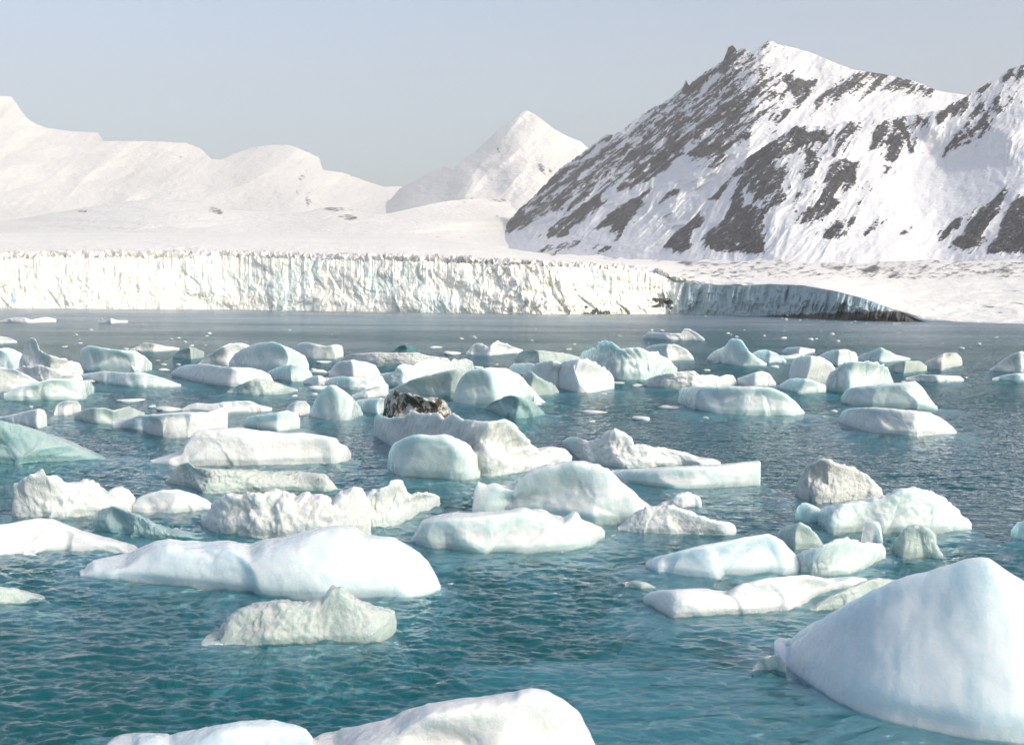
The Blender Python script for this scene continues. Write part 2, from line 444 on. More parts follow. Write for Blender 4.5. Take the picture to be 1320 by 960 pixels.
# --- far white range on the left
FAR = [(-400, 150), (-120, 150), (-60, 120), (-20, 128), (0, 124), (14, 124), (22, 135), (34, 152), (46, 160), (60, 165), (90, 169), (126, 171), (133, 182), (190, 182), (238, 184), (258, 191), (272, 205), (285, 206), (300, 199), (325, 190), (350, 187), (374, 187), (398, 197), (411, 203), (416, 219), (440, 222), (462, 230), (495, 241), (515, 240), (540, 250), (600, 262), (700, 290), (900, 320)]
def far_range():
    px = lambda a: crv(FAR, a) + 0.7 * noise(a / 5.0, 0 * a, 0.2, 3)
    PX, PY, D = relief_grid(-400, 900, 900, px, lambda a: 310 + 0 * a, 150, lambda a: 4300 + 0 * a, lambda a: 2500 + 0 * a, 0.9)
    r = ridged(PX / 95 + PY / 90, PY / 110, 0.3, 21, 3, 0.35)
    r2 = fbm(PX / 160, PY / 50, 1.3, 31, 5)
    D = D - (r - 0.5) * 70 * smooth(305, 240, PY) - r2 * 130
    b = [(0.62, Z1([(768, 260), (800, 225), (815, 222), (805, 245), (770, 268)])), (0.6, Z1([(782, 330), (790, 290), (800, 270), (808, 290), (800, 325), (785, 338)])),
         (0.55, Z1([(812, 305), (818, 275), (828, 260), (828, 290), (820, 318)])), (0.45, Z1([(450, 200), (480, 204), (480, 208), (450, 206)]))]
    rock = streak_mask(PX, PY, b, (0.9, -0.3), 40, 0.25)
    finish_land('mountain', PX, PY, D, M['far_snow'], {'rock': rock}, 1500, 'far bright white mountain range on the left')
far_range()

# --- white pyramid peak
PYR = [(470, 300), (500, 262), (515, 243), (530, 236), (548, 226), (572, 214), (585, 219), (588, 214), (615, 193), (640, 170), (655, 160), (664, 152), (672, 144.5), (679, 142.5), (690, 148), (702, 157), (712, 165), (724, 172), (736, 178), (748, 182), (757, 190), (800, 220), (900, 300)]
def pyramid():
    top = lambda a: crv(PYR, a) + 0.5 * noise(a / 4.0, 0 * a, 0.7, 5)
    PX, PY, D = relief_grid(470, 900, 500, top, lambda a: 305 + 0 * a, 190, lambda a: 3500 + 0 * a, lambda a: 2300 + 0 * a, 0.9)
    # the main ridge comes down from the summit towards the viewer; left faces turn away from the sun
    rx = 676 - (PY - 143) * 0.80                            # ridge from the summit down to the left
    d = PX - rx
    D = D + np.where(d < 0, -d * 3.2, d * 0.4)
    rx2 = 590 + (PY - 215) * 0.12
    D = D - 80 * np.exp(-((PX - rx2 - 8) / 20.0) ** 2) * smooth(205, 240, PY)
    D = D - (ridged(PX / 55 + PY / 70, PY / 90, 0.3, 61, 3, 0.4) - 0.5) * 42 - fbm(PX / 60, PY / 40, 2, 66, 4) * 60
    rock = streak_mask(PX, PY, [(0.5, Z4([(880, 400), (930, 420), (980, 440), (950, 465), (900, 470)])), (0.5, Z4([(560, 570), (595, 515), (600, 540), (580, 580)])), (0.45, Z4([(655, 560), (690, 555), (685, 572)])), (0.42, Z4([(640, 340), (665, 300), (665, 350), (650, 370)]))], (0.9, -0.4), 41, 0.25)
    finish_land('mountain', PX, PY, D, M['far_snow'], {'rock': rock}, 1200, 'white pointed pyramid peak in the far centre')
pyramid()

# --- rounded snow hills in front of them
HILL = [(-500, 300), (-100, 292), (0, 286), (60, 276), (130, 264), (190, 257), (240, 259), (290, 270), (350, 274), (400, 273), (425, 266), (445, 267), (470, 276), (500, 276), (540, 266), (580, 258), (620, 254), (660, 258), (700, 268), (760, 285), (860, 320), (950, 330)]
def hills():
    top = lambda a: scrv(HILL, a, 12)
    PX, PY, D = relief_grid(-500, 950, 900, top, lambda a: 345 + 0 * a, 110, lambda a: 2100 + 0 * a, lambda a: 1000 + 0 * a, 1.1)
    D = D + smooth(470, 710, PX) * 800
    D = D - fbm(PX / 150, PY / 16, 0.5, 71, 3, 0.4) * 90 - 8 * ridged(PX / 60, PY / 14, 0.2, 73, 3)
    H = [(0.75, Z1([(530, 346), (550, 335), (575, 335), (590, 345), (565, 353)])), (0.55, Z1([(165, 354), (205, 346), (210, 350), (175, 357)])), (0.5, Z1([(385, 313), (430, 309), (435, 312), (390, 316)])),
         (0.7, Z1([(820, 342), (845, 334), (890, 334), (880, 345), (850, 346)])), (0.65, Z1([(870, 357), (900, 352), (930, 365), (920, 372), (880, 368)])), (0.6, Z1([(925, 348), (950, 358), (945, 362), (925, 352)])), (0.5, Z1([(880, 320), (895, 302), (908, 300), (890, 325)])),
         (0.5, Z1([(800, 402), (850, 405), (910, 410), (900, 414), (810, 410)])), (0.75, Z4([(540, 632), (600, 622), (700, 630), (750, 645), (700, 648), (600, 640)])), (0.6, Z4([(320, 640), (400, 622), (540, 605), (620, 598), (560, 615), (420, 632)])),
         (0.6, Z4([(390, 665), (405, 652), (430, 656)])), (0.6, Z4([(460, 722), (480, 714), (505, 725), (490, 731)])), (0.6, Z4([(590, 735), (620, 722), (700, 735), (640, 742)])), (0.48, Z4([(80, 845), (150, 845), (230, 860), (430, 845), (560, 825), (470, 858), (250, 876), (180, 875)])), (0.6, Z4([(480, 915), (510, 905), (530, 915)]))]
    rock = streak_mask(PX, PY, H, (0.1, 0.99), 42, 0.25)
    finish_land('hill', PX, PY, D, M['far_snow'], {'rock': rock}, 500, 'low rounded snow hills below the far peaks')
hills()

# --- the big rocky mountain
MAIN = [(560, 345), (640, 300), (652, 288), (672, 268), (690, 252), (722, 217), (735, 209), (760, 190), (783, 173), (792, 174), (805, 167), (822, 152), (845, 138), (862, 128), (880, 113), (884, 104), (888, 110), (905, 97), (918, 88), (932, 78), (939, 62), (944, 58), (950, 66), (958, 63), (970, 68), (985, 57), (993, 53), (1003, 57), (1020, 61), (1045, 68), (1078, 82), (1100, 90), (1140, 96), (1180, 105), (1208, 117), (1240, 122), (1300, 126), (1450, 120), (1600, 150)]
def main_mountain():
    def top(a):
        j = 1.5 * noise(a / 3.5, 0 * a, 0.4, 6) + 1.5 * np.abs(noise(a / 8.0, 0 * a, 0.9, 8))
        return crv(MAIN, a) - j * np.where(a < 1010, 1.3, 0.25)
    PX, PY, D = relief_grid(560, 1600, 1040, top, lambda a: 348 + 0 * a, 330, lambda a: 1950 + 0 * a, lambda a: 1100 + 0 * a, 0.95)
    sx = 985 + (PY - 55) * -0.15
    D = D + np.where(PX < sx, (sx - PX) * 1.7, 0) + np.where(PX > 1010, -(PX - 1010) * 0.35, 0)
    ac = (PX * 0.62 + PY * 0.78); al = (-PX * 0.78 + PY * 0.62)
    wl = smooth(1000, 930, PX)
    rl = ridged(ac / 34 + fbm(PX / 60, PY / 60, 0, 80, 2) * 0.5, al / 170, 0.5, 81, 5, 0.55)
    rr = ridged(PX / 60 + PY / 70, PY / 120, 0.5, 83, 4)
    D = D - wl * (rl - 0.45) * 46 * smooth(345, 270, PY) - (1 - wl) * (rr - 0.45) * 18 - fbm(PX / 90, PY / 90, 3, 85, 5) * 50
    polys = [(0.70, Z2([(35, 740), (240, 540), (280, 510), (430, 400), (560, 345), (740, 195), (830, 140), (910, 50), (990, 60), (1000, 130), (985, 330), (900, 480), (840, 510), (780, 480), (700, 470), (640, 540), (560, 600), (470, 620), (430, 610), (200, 715), (45, 778)])),
             (1.0, Z2([(188, 790), (196, 765), (300, 690), (425, 610), (400, 660), (290, 765), (285, 790), (230, 795)])), (1.0, Z2([(388, 762), (430, 712), (520, 650), (605, 598), (580, 655), (500, 755), (475, 795), (445, 755)])),
             (1.0, Z2([(638, 668), (680, 620), (735, 585), (700, 632)])), (0.8, Z2([(40, 742), (200, 590), (300, 560), (380, 560), (330, 640), (200, 700), (60, 755)])), (0.85, Z2([(470, 600), (560, 520), (640, 450), (760, 330), (800, 340), (740, 440), (600, 560), (520, 620)])),
             (0.85, Z2([(880, 130), (905, 60), (920, 60), (900, 140), (880, 200)])), (0.85, Z2([(820, 380), (900, 270), (960, 230), (1000, 240), (940, 330), (860, 420), (840, 400)])),
             (0.88, Z3([(130, 190), (160, 168), (230, 185), (285, 205), (240, 265), (180, 310), (90, 405), (72, 402), (130, 340), (190, 270), (175, 220)])), (0.66, Z3([(250, 325), (275, 270), (360, 215), (440, 155), (540, 170), (640, 192), (750, 236), (690, 238), (600, 232), (520, 235), (420, 262), (400, 240), (340, 270), (300, 300)])),
             (0.72, Z3([(-60, 260), (0, 160), (60, 125), (105, 140), (80, 210), (130, 240), (60, 320), (20, 425), (-60, 420)])), (0.6, Z3([(50, 70), (90, 45), (140, 60), (205, 78), (140, 78), (100, 65)])),
             (0.55, Z2([(165, 860), (230, 820), (330, 805), (320, 830), (230, 868)])), (0.5, Z2([(350, 840), (440, 835), (420, 855)]))]
    rock = streak_mask(PX, PY, polys, (0.62, 0.78), 43, 0.55)
    ac2 = PX * 0.7 + PY * 0.7; al2 = -PX * 0.7 + PY * 0.7
    D = D - rock * (2.0 + 9.0 * (ridged(ac2 / 9, al2 / 30, 0.3, 150, 4, 0.6) - 0.4)) * smooth(0.2, 0.6, rock)
    finish_land('mountain', PX, PY, D, M['main_rock'], {'rock': rock}, 900, 'big steep mountain of dark rock streaked with snow')
main_mountain()

# --- the nearer right-hand ridge with its buttress and snow bowl
RIDGE = [(740, 352), (800, 328), (826, 302), (853, 276), (873, 258), (893, 243), (933, 229), (960, 206), (1000, 180), (1025, 163), (1045, 163), (1072, 163), (1090, 157), (1113, 156), (1140, 152), (1165, 151), (1180, 148), (1200, 144), (1216, 143), (1222, 137), (1246, 125), (1252, 121), (1276, 107), (1287, 101), (1300, 90), (1320, 84), (1360, 66), (1420, 80), (1500, 110), (1700, 130)]
def right_ridge():
    top = lambda a: crv(RIDGE, a) - np.where(a > 870, 1.4, 0.3) * np.abs(noise(a / 5.0, 0 * a, 0.2, 12)) * 2
    PX, PY, D = relief_grid(740, 1700, 960, top, lambda a: 356 + 0 * a, 300, lambda a: 1480 + 0 * a, lambda a: 880 + 0 * a, 0.9)
    wl = smooth(1160, 1060, PX)
    ac = (PX * 0.8 + PY * 0.6); al = (-PX * 0.6 + PY * 0.8)
    r1 = ridged(ac / 38 + fbm(PX / 50, PY / 50, 0, 90, 2) * 0.4, al / 140, 0.5, 91, 5, 0.55)
    bowl = np.exp(-(((PX - 1215) / 75) ** 2)) * smooth(150, 220, PY)
    wr = smooth(1160, 1215, PX) * (1 - 0.75 * np.exp(-(((PX - 1235) / 60) ** 2)) * smooth(190, 220, PY) * smooth(330, 250, PY))
    D = D + 90 * bowl - (wl * (r1 - 0.45) * 27 + wr * (r1 - 0.45) * 13) * smooth(352, 325, PY) - fbm(PX / 80, PY / 80, 3, 95, 4) * 30
    D = D + np.where(PX < 1000, (1000 - PX) * 1.3, 0)
    polys = [(1.0, Z2([(488, 862), (560, 790), (640, 715), (700, 668), (755, 612), (870, 572), (890, 600), (870, 650), (790, 655), (785, 700), (800, 730), (760, 780), (742, 850), (690, 852), (640, 835), (600, 850)])),
             (0.97, Z2([(800, 800), (860, 740), (900, 680), (925, 600), (945, 560), (980, 560), (960, 620), (940, 690), (1000, 700), (1040, 690), (1010, 780), (1045, 860), (830, 850)])), (0.6, Z2([(880, 570), (930, 540), (1000, 480), (1080, 430), (1080, 700), (1000, 690), (960, 560)])),
             (0.9, Z3([(0, 500), (60, 450), (130, 400), (200, 368), (250, 390), (340, 368), (322, 430), (290, 430), (240, 440), (170, 480), (100, 498), (0, 512)])), (0.88, Z3([(0, 520), (100, 488), (112, 560), (80, 660), (30, 640), (0, 600)])),
             (1.0, Z3([(-30, 690), (0, 665), (80, 690), (70, 780), (85, 862), (-30, 862)])), (0.88, Z3([(108, 540), (170, 508), (150, 600), (165, 660), (120, 682), (105, 620)])), (0.85, Z3([(230, 460), (270, 455), (290, 520), (250, 572), (218, 572), (240, 510)])),
             (0.8, Z3([(178, 662), (222, 598), (215, 650), (190, 692)])), (0.95, Z3([(298, 600), (340, 510), (400, 478), (437, 540), (430, 602), (390, 612), (340, 640), (382, 670), (300, 722), (205, 752), (230, 700), (290, 660)])), (1.0, Z3([(288, 802), (370, 720), (380, 755), (340, 802)])),
             (0.85, Z3([(330, 482), (358, 400), (398, 358), (462, 348), (450, 382), (400, 422), (380, 440), (350, 487)])), (0.85, Z3([(468, 468), (510, 358), (562, 338), (552, 400), (510, 452)])), (0.95, Z3([(538, 492), (560, 410), (600, 388), (603, 500), (570, 514)])),
             (0.85, Z3([(568, 350), (612, 338), (632, 380), (642, 430), (672, 472), (640, 472), (600, 392)])), (0.8, Z3([(530, 515), (560, 510), (560, 550), (540, 555)])), (0.7, Z3([(643, 352), (710, 322), (722, 362), (660, 367)])), (0.9, Z3([(735, 325), (770, 312), (760, 367), (740, 352)])), (0.92, Z3([(778, 302), (860, 252), (877, 270), (860, 312), (800, 337)])),
             (0.72, Z3([(763, 472), (800, 410), (850, 360), (870, 340), (942, 328), (952, 370), (920, 412), (850, 442), (790, 472)])), (0.9, Z3([(868, 332), (900, 278), (932, 268), (942, 322)])), (0.9, Z3([(878, 247), (950, 198), (962, 210), (910, 247)])),
             (0.9, Z3([(948, 312), (960, 268), (990, 248), (1002, 290), (970, 322)])), (0.85, Z3([(973, 192), (1020, 148), (1047, 152), (1042, 187), (1000, 197)])), (0.8, Z3([(998, 238), (1030, 248), (1062, 308), (1030, 282)])), (0.55, Z3([(1040, 130), (1080, 100), (1200, 60), (1300, 120), (1250, 220), (1100, 230)])),
             (0.92, Z3([(750, 822), (780, 758), (885, 678), (860, 722), (790, 792)])), (1.0, Z3([(795, 822), (850, 768), (900, 698), (1020, 600), (1000, 682), (940, 752), (890, 832), (850, 847)])), (0.95, Z3([(928, 852), (970, 798), (990, 728), (1060, 638), (1120, 640), (1200, 720), (1180, 860), (1000, 857)])),
             (0.7, Z3([(378, 792), (400, 760), (450, 648), (442, 720), (400, 797)])), (0.8, Z3([(443, 797), (500, 738), (532, 713), (522, 750), (470, 792)])), (0.8, Z3([(588, 782), (605, 762), (635, 762), (622, 785)])), (0.6, Z3([(470, 600), (480, 580), (488, 600), (478, 612)]))]
    rock = streak_mask(PX, PY, polys, (0.8, 0.6), 44, 0.42)
    ac2 = PX * 0.7 + PY * 0.7; al2 = -PX * 0.7 + PY * 0.7
    D = D - rock * (2.0 + 9.0 * (ridged(ac2 / 9, al2 / 30, 0.3, 150, 4, 0.6) - 0.4)) * smooth(0.2, 0.6, rock)
    finish_land('mountain', PX, PY, D, M['main_rock'], {'rock': rock}, 500, 'nearer rocky ridge with a smooth snow bowl on the right')
right_ridge()

# --- snow plain between the glacier front and the mountains
BACK = [(-900, 300), (0, 299), (300, 301), (500, 304), (600, 312), (680, 324), (800, 333), (900, 337), (1000, 336), (1100, 339), (1200, 334), (1320, 335), (2200, 330)]
def back_y(a): return scrv(BACK, a, 15) + (4.0 * noise(a / 55, 0 * a, 0.3, 161) + 2.2 * noise(a / 17, 0 * a, 0.3, 162)) * smooth(640, 760, a)
def snow_plain():
    px = np.linspace(-900, 2200, 1600); t = np.linspace(0, 1, 130)[:, None]
    top = np.where(px < 1190, scrv(FTOP, px, 4), scrv(SHORE, px, 22) - 0.6)
    D0 = shore_D(px) + 0.2 + (6.5 + 4 * smooth(880, 850, px)) * smooth(1200, 1150, px)
    PX = px[None] + 0 * t; PY = top[None] + (back_y(px) - top)[None] * t
    ys = scrv(list(zip(px.tolist(), top.tolist())), px, 40); bk = scrv(BACK, px, 15) - 4
    D = D0[None] + (960 - D0)[None] * np.clip((ys[None] - PY) / (ys - bk)[None], 0, 1) ** 1.7
    lf = smooth(1190, 860, PX)
    D = D - fbm(PX / 60, PY / 8, 0.5, 101, 4) * 30 * smooth(0, 0.3, t) * (1 - smooth(0.85, 1, t))
    cre = ridged(PX / 14, PY / 5, 0.5, 103, 4)
    D = D - (cre - 0.5) * 11 * lf * smooth(0, 0.12, t) * smooth(0.75, 0.3, t)
    band = smooth(322, 332, PY) * smooth(366, 355, PY) * smooth(740, 820, PX)
    n = fbm(PX / 11 + PY / 5, PY / 3.6 - PX / 40, 0.4, 105, 5, 0.65)
    rock = np.clip(band * (0.30 + n * 1.35), 0, 1) * smooth(820, 900, PX)
    polys = [(0.75, Z3([(437, 838), (500, 803), (525, 805), (490, 838)])), (0.8, Z3([(398, 888), (500, 835), (555, 808), (490, 858)])), (0.95, Z3([(100, 877), (170, 848), (250, 862), (240, 882)])), (0.8, Z3([(498, 893), (530, 863), (602, 876)])),
             (0.8, Z3([(318, 925), (380, 898), (372, 927)])), (0.8, Z3([(448, 928), (500, 903), (545, 915), (500, 932)])), (0.75, Z3([(518, 952), (600, 900), (642, 900), (600, 957)])), (0.7, Z3([(658, 932), (700, 898), (722, 920), (680, 952)])), (0.6, Z3([(50, 918), (110, 912), (60, 928)])), (0.7, Z3([(930, 945), (1000, 910), (1025, 915), (1020, 950), (1005, 925)])),
             (0.7, Z2([(165, 862), (230, 820), (332, 803), (322, 832), (232, 870)])), (0.6, Z2([(580, 890), (650, 870), (640, 892)])), (0.6, Z2([(690, 895), (760, 880), (830, 895), (740, 908)])), (0.5, Z2([(400, 878), (438, 868), (430, 882)]))]
    rock = np.maximum(rock, streak_mask(PX, PY, polys, (0.5, 0.87), 45, 0.3))
    P = at_depth(PX, PY, D)
    hid = smooth(1196, 1170, px)
    P[..., 2] += (ridged(PX / 9, P[..., 1] / 9, 0.4, 141, 4, 0.6) - 0.45) * 4.6 * smooth(900, 850, PX) * smooth(0.35, 0.05, t)
    bank = at_depth(px, scrv(SHORE, px, 22) + 0.3, shore_D(px) + 0.3 + 28 * hid); bank[:, 2] = -1.5 + 3 * hid
    P = np.concatenate([bank[None], P], 0)
    rock = np.concatenate([rock[:1] * 0, rock], 0)
    structure(grid('snow_slope', P, M['plain'], attrs={'rock': rock}), 'broad snow slope rising behind the glacier front')
snow_plain()

# --- the ice cliff of the glacier
def glacier():
    px = np.concatenate([np.linspace(-500, -60, 260), np.linspace(-59.5, 1200, 2000)])
    nr = 80
    t = np.linspace(0, 1, nr)[:, None]
    yb = scrv(SHORE, px, 22) + 0.4
    jag = np.where(px < 860, 1.0, 0.25)
    yt = crv(FTOP, px) - jag * (2.5 * fbm(px / 45, 0 * px, 0.6, 151, 3) + 6.5 * ridged(px / 15, 0 * px, 0.2, 111, 5, 0.75) - 3.6)
    PX = px[None] + 0 * t; PY = yb[None] + (yt - yb)[None] * t
    Ds = shore_D(px)
    D = Ds[None] + (5.5 + 4 * smooth(880, 850, px))[None] * t ** 1.4 + 0 * PX
    # seracs: upright columns and overhangs carved out along the line of sight
    wx = PX + 5 * fbm(PX / 25, PY / 18, 0.1, 112, 3)
    col = ridged(wx / 15, PY / 42, 0.3, 113, 4, 0.55)
    fine = np.abs(noise(wx / 5.5, PY / 13, 0.6, 115)) + 0.5 * np.abs(noise(wx / 2.3, PY / 6, 0.6, 116))
    blk = fbm(PX / 48, PY / 26, 0.7, 117, 4)
    left = smooth(880, 860, PX)
    fac = 0
    rsf = np.random.RandomState(5)
    for q_ in range(3):                                # upright slabs split along slanting cracks
        fx_ = 1 / (34.0 / 1.7 ** q_); sk = rsf.uniform(-0.5, 0.5)
        vv = PX * fx_ + PY * fx_ * sk + 1.2 * noise(PX * fx_ * 0.5, PY * fx_ * 0.7, q_ * 3.3, 118)
        cell = np.floor(vv); w_ = vv - cell
        off = noise(cell * 1.37 + 0.5, PY / 26.0 + cell * 0.31, 0.5, 122 + q_)
        fac = fac + (off * smooth(0, 0.12, w_) * smooth(1, 0.88, w_) * 2.2 - 0.5 * (smooth(0.14, 0, w_) + smooth(0.86, 1, w_))) / 1.5 ** q_
    D = D - left * (1 + 1.1 * smooth(560, 680, PX)) * ((col - 0.5) * 0.7 + blk * 3 - fine * 0.4 + fac * 0.65) * (0.5 + 0.5 * np.sin(np.pi * np.clip(t, 0, 1) * 0.9 + 0.15))
    rc = ridged(PX / 13 + PY / 60, PY / 60, 0.3, 119, 4, 0.5)
    D = D - (1 - left) * ((rc - 0.5) * 6.0 + fbm(PX / 30, PY / 20, 0.7, 121, 4) * 4.0) * np.sin(np.pi * np.clip(t * 0.9 + 0.05, 0, 1)) * smooth(1195, 1150, PX)
    teal = 0.6 * np.exp(-(((PX - 545) / 13) ** 2 + ((PY - 366 - (PX - 545) * 0.8) / 16) ** 2)) + 0.7 * np.exp(-(((PX - 17) / 3.5) ** 2 + ((PY - 382) / 13) ** 2)) + 0.35 * np.exp(-(((PX - 440) / 25) ** 2 + ((PY - 385) / 8) ** 2))
    teal += 0.45 * np.exp(-(((PX - 341) / 2) ** 2 + ((PY - 345) / 8) ** 2)) + 0.5 * np.exp(-(((PX - 363) / 3) ** 2 + ((PY - 350) / 8) ** 2)) + 0.4 * np.exp(-(((PX - 778) / 5) ** 2 + ((PY - 358) / 10) ** 2))
    teal = teal + left * 1.5 * np.clip(fbm(PX / 36, PY / 16, 0.9, 135, 4, 0.6) - 0.10, 0, 1)
    teal = teal + (1 - left) * 0.25 * fbm(PX / 14, PY / 10, 0.9, 136, 4, 0.6) + (1 - left) * smooth(862, 885, PX) * 0.85  # right cliff: its shade is put into the ice colour, over blue ice
    wX = PX + 26 * fbm(PX / 9, PY / 7, 0.4, 131, 4, 0.6); wY = PY + 15 * fbm(PX / 9, PY / 7, 4.4, 132, 4, 0.6)
    d1 = np.exp(-(((wX - 853) / 14) ** 2 + ((wY - 392) / 7) ** 2)) * 1.2 * smooth(868, 862, wX - (wY - 392) * 0.5)
    d2 = np.exp(-(((wX - 770) / 26) ** 2 + ((wY - 402) / 5) ** 2)) * 0.75
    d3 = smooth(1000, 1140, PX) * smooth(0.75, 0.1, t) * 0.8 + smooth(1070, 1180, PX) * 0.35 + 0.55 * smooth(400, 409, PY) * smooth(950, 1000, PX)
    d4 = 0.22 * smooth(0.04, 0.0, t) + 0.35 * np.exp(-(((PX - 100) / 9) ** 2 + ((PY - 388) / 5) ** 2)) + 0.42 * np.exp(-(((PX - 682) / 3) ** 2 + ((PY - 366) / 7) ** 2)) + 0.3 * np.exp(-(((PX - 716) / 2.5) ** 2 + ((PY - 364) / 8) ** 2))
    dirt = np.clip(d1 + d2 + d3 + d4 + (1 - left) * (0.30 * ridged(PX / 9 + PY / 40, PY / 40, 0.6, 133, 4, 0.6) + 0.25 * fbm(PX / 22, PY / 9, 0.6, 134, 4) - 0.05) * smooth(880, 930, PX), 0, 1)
    P = at_depth(PX, PY, D)
    lip = at_depth(px, yt, Ds + 14); lip[:, 2] = np.minimum(lip[:, 2], P[-1][:, 2]) - 0.4
    deep = P[0].copy(); deep[:, 2] = -4
    P = np.concatenate([deep[None], P, lip[None]], 0)
    z0 = np.zeros((1, len(px)))
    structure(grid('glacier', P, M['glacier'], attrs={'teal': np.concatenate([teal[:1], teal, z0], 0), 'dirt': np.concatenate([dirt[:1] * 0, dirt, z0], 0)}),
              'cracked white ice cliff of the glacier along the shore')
glacier()

# --- the cold air between here and the peaks
def haze():
    x0, x1, y0, y1, z0, z1 = -9000, 9000, -400, 8000, -8, 1400
    V = [(x, y, z) for z in (z0, z1) for y in (y0, y1) for x in (x0, x1)]
    F = [(0, 2, 3, 1), (4, 5, 7, 6), (0, 1, 5, 4), (2, 6, 7, 3), (0, 4, 6, 2), (1, 3, 7, 5)]
    t = NT('haze_air')
    pv = t.n('ShaderNodeVolumePrincipled'); pv.inputs['Density'].default_value = HAZE; pv.inputs['Color'].default_value = (1.0, 0.985, 0.97, 1); pv.inputs['Anisotropy'].default_value = 0.0
    t.t.links.new(pv.outputs[0], t.out.inputs['Volume'])
    o = raw_mesh('haze', V, F, t.m, smooth_=False); o['kind'] = 'stuff'
HAZE = 0.00014
if HAZE: haze()

# ---------------------------------------------------------------- floating ice
R1 = lambda p: zc(3.0, 0, 400, p)
R2 = lambda p: zc(3.0, 400, 400, p)
R3 = lambda p: zc(2.538, 800, 400, p)
R4 = lambda p: zc(2.87, 0, 580, p)
R5 = lambda p: zc(3.143, 440, 520, p)
R6 = lambda p: zc(2.444, 780, 560, p)
R7 = lambda p: zc(2.0, 0, 740, p)
R8 = lambda p: zc(2.0, 660, 680, p)

def floating_ice(name, cat, label, top, bot, mat, thick=0.5, prof=2.4, rough=0.10, lump=0.0, facet=0.0, seed=0, sub=0.25, group=None, lean=0.42, subshift=(0, 0), subdepth=None, tap=4.0, step=None, cuts=None, fine=1.0, bsig=0.045):
    """top / bot: traced skyline and waterline; the solid between them gets its own distance, thickness and underside."""
    top = sorted(top); bot = sorted(bot)
    xa, xb = min(top[0][0], bot[0][0]), max(top[-1][0], bot[-1][0])
    wpx = xb - xa
    pym = np.mean([p[1] for p in bot])
    D0 = float(water_depth(xa + wpx / 2, pym))
    mpp = D0 / FOC                                             # metres per pixel
    st = step or max(0.8, min(1.6, wpx / 220))
    nc = int(np.clip(wpx / st, 14, 340)); nf = int(np.clip(nc * 0.28, 8, 64))
    u = 0.5 - 0.5 * np.cos(np.linspace(0, np.pi, nc))
    u = 0.5 * u + 0.5 * np.linspace(0, 1, nc)
    px = xa + u * wpx
    yb = crv(bot, px); yt = crv(top, px); yt = np.minimum(yt, yb - 0.4)
    k = np.array([0.25, 0.5, 0.25])
    for _ in range(1):
        yt[1:-1] = np.convolve(yt, k, 'valid')
    yb = scrv(bot, px, wpx * bsig)
    Df = water_depth(px, yb)
    T = thick * wpx * mpp * np.sqrt(np.clip(1 - np.abs(2 * u - 1) ** tap, 0.02, 1))
    Dc = Df + lean * T
    r = ray(px, yt)
    H = np.maximum(CAM_H + Dc * r[:, 2] / r[:, 1], 0.02)
    ph = np.linspace(0, np.pi, nf)
    c, s = np.cos(ph), np.sin(ph)
    e = 2.0 / prof
    qf = np.sign(c) * np.abs(c) ** e; zf = np.abs(s) ** e
    tx = ray(px, yb)[:, 0] / ray(px, yb)[:, 1]
    def build(H):
        Y = np.where(qf[:, None] >= 0, Df[None] + lean * T[None] * (1 - qf[:, None]), Df[None] + lean * T[None] - (1 - lean) * T[None] * qf[:, None])
        Hs = H.copy(); n = max(3, int(nc * (0.22 if fine == 1.0 else 0.4)) | 1)           # detail of the skyline stays near the crest
        for _ in range(2):
            p_ = np.pad(Hs, n // 2, mode='edge'); cs = np.insert(np.cumsum(p_), 0, 0); Hs = (cs[n:] - cs[:-n]) / n
        Hs = np.minimum(Hs, H * 1.6 + 0.02)
        z_ = zf[:, None]
        return np.stack([Y * tx[None], Y, Hs[None] * z_ + (H - Hs)[None] * z_ ** 5], -1)
    for _ in range(4):
        P = build(H)
        yy = proj_y(P)
        H = np.maximum(H + (yy.min(0) - yt) * Dc / FOC, 0.015)
    P = build(H)
    # shape: lumps, cuts and melt hollows in metres
    Hm = float(np.percentile(H, 80)); L = max(Hm, 0.12)
    C = P.mean((0, 1)); C[2] = 0
    N = P - C; N[..., 1] *= 0.8; N[..., 2] += 0.25 * L
    N /= np.linalg.norm(N, axis=-1)[..., None] + 1e-6
    q = P / L; sd_ = seed * 3.7
    d = fbm(q[..., 0] * 0.55 + sd_, q[..., 1] * 0.55, q[..., 2] * 0.9, 200 + seed, 4, 0.5) * rough * 1.4
    if lump: d = d + (np.abs(noise(q[..., 0] * 1.1 + sd_, q[..., 1] * 1.1, q[..., 2] * 1.3, 300 + seed)) * 1.5 + np.abs(noise(q[..., 0] * 2.7 + sd_, q[..., 1] * 2.7, q[..., 2] * 3, 310 + seed)) * 0.7 + np.abs(noise(q[..., 0] * 6 + sd_, q[..., 1] * 6, q[..., 2] * 6.5, 320 + seed)) * 0.3 - 0.55) * lump * 1.3
    if lump > 0.07: d = d + (np.abs(noise(q[..., 0] * 4.2 + sd_, q[..., 1] * 4.2, q[..., 2] * 4.6, 370 + seed)) - 0.25) * 0.16 + (np.abs(noise(q[..., 0] * 10 + sd_, q[..., 1] * 10, q[..., 2] * 11, 380 + seed)) - 0.25) * 0.06
    if facet:
        d = d + fbm(q[..., 0] * 1.6 + sd_, q[..., 1] * 1.6, q[..., 2] * 0.8 + q[..., 0] * 0.5, 330 + seed, 2) * facet
    g = P / max(L, 0.5)
    d = d + fine * 0.030 * ridged(g[..., 0] * 2.4 + sd_, g[..., 1] * 2.4, g[..., 2] * 3.2, 340 + seed, 3, 0.55) + fine * 0.06 * (np.abs(noise(g[..., 0] * 1.9 + sd_, g[..., 1] * 1.9, g[..., 2] * 2.6, 360 + seed)) - 0.2) + 0.02 * noise(g[..., 0] * 6 + sd_, g[..., 1] * 6, g[..., 2] * 7, 350 + seed)
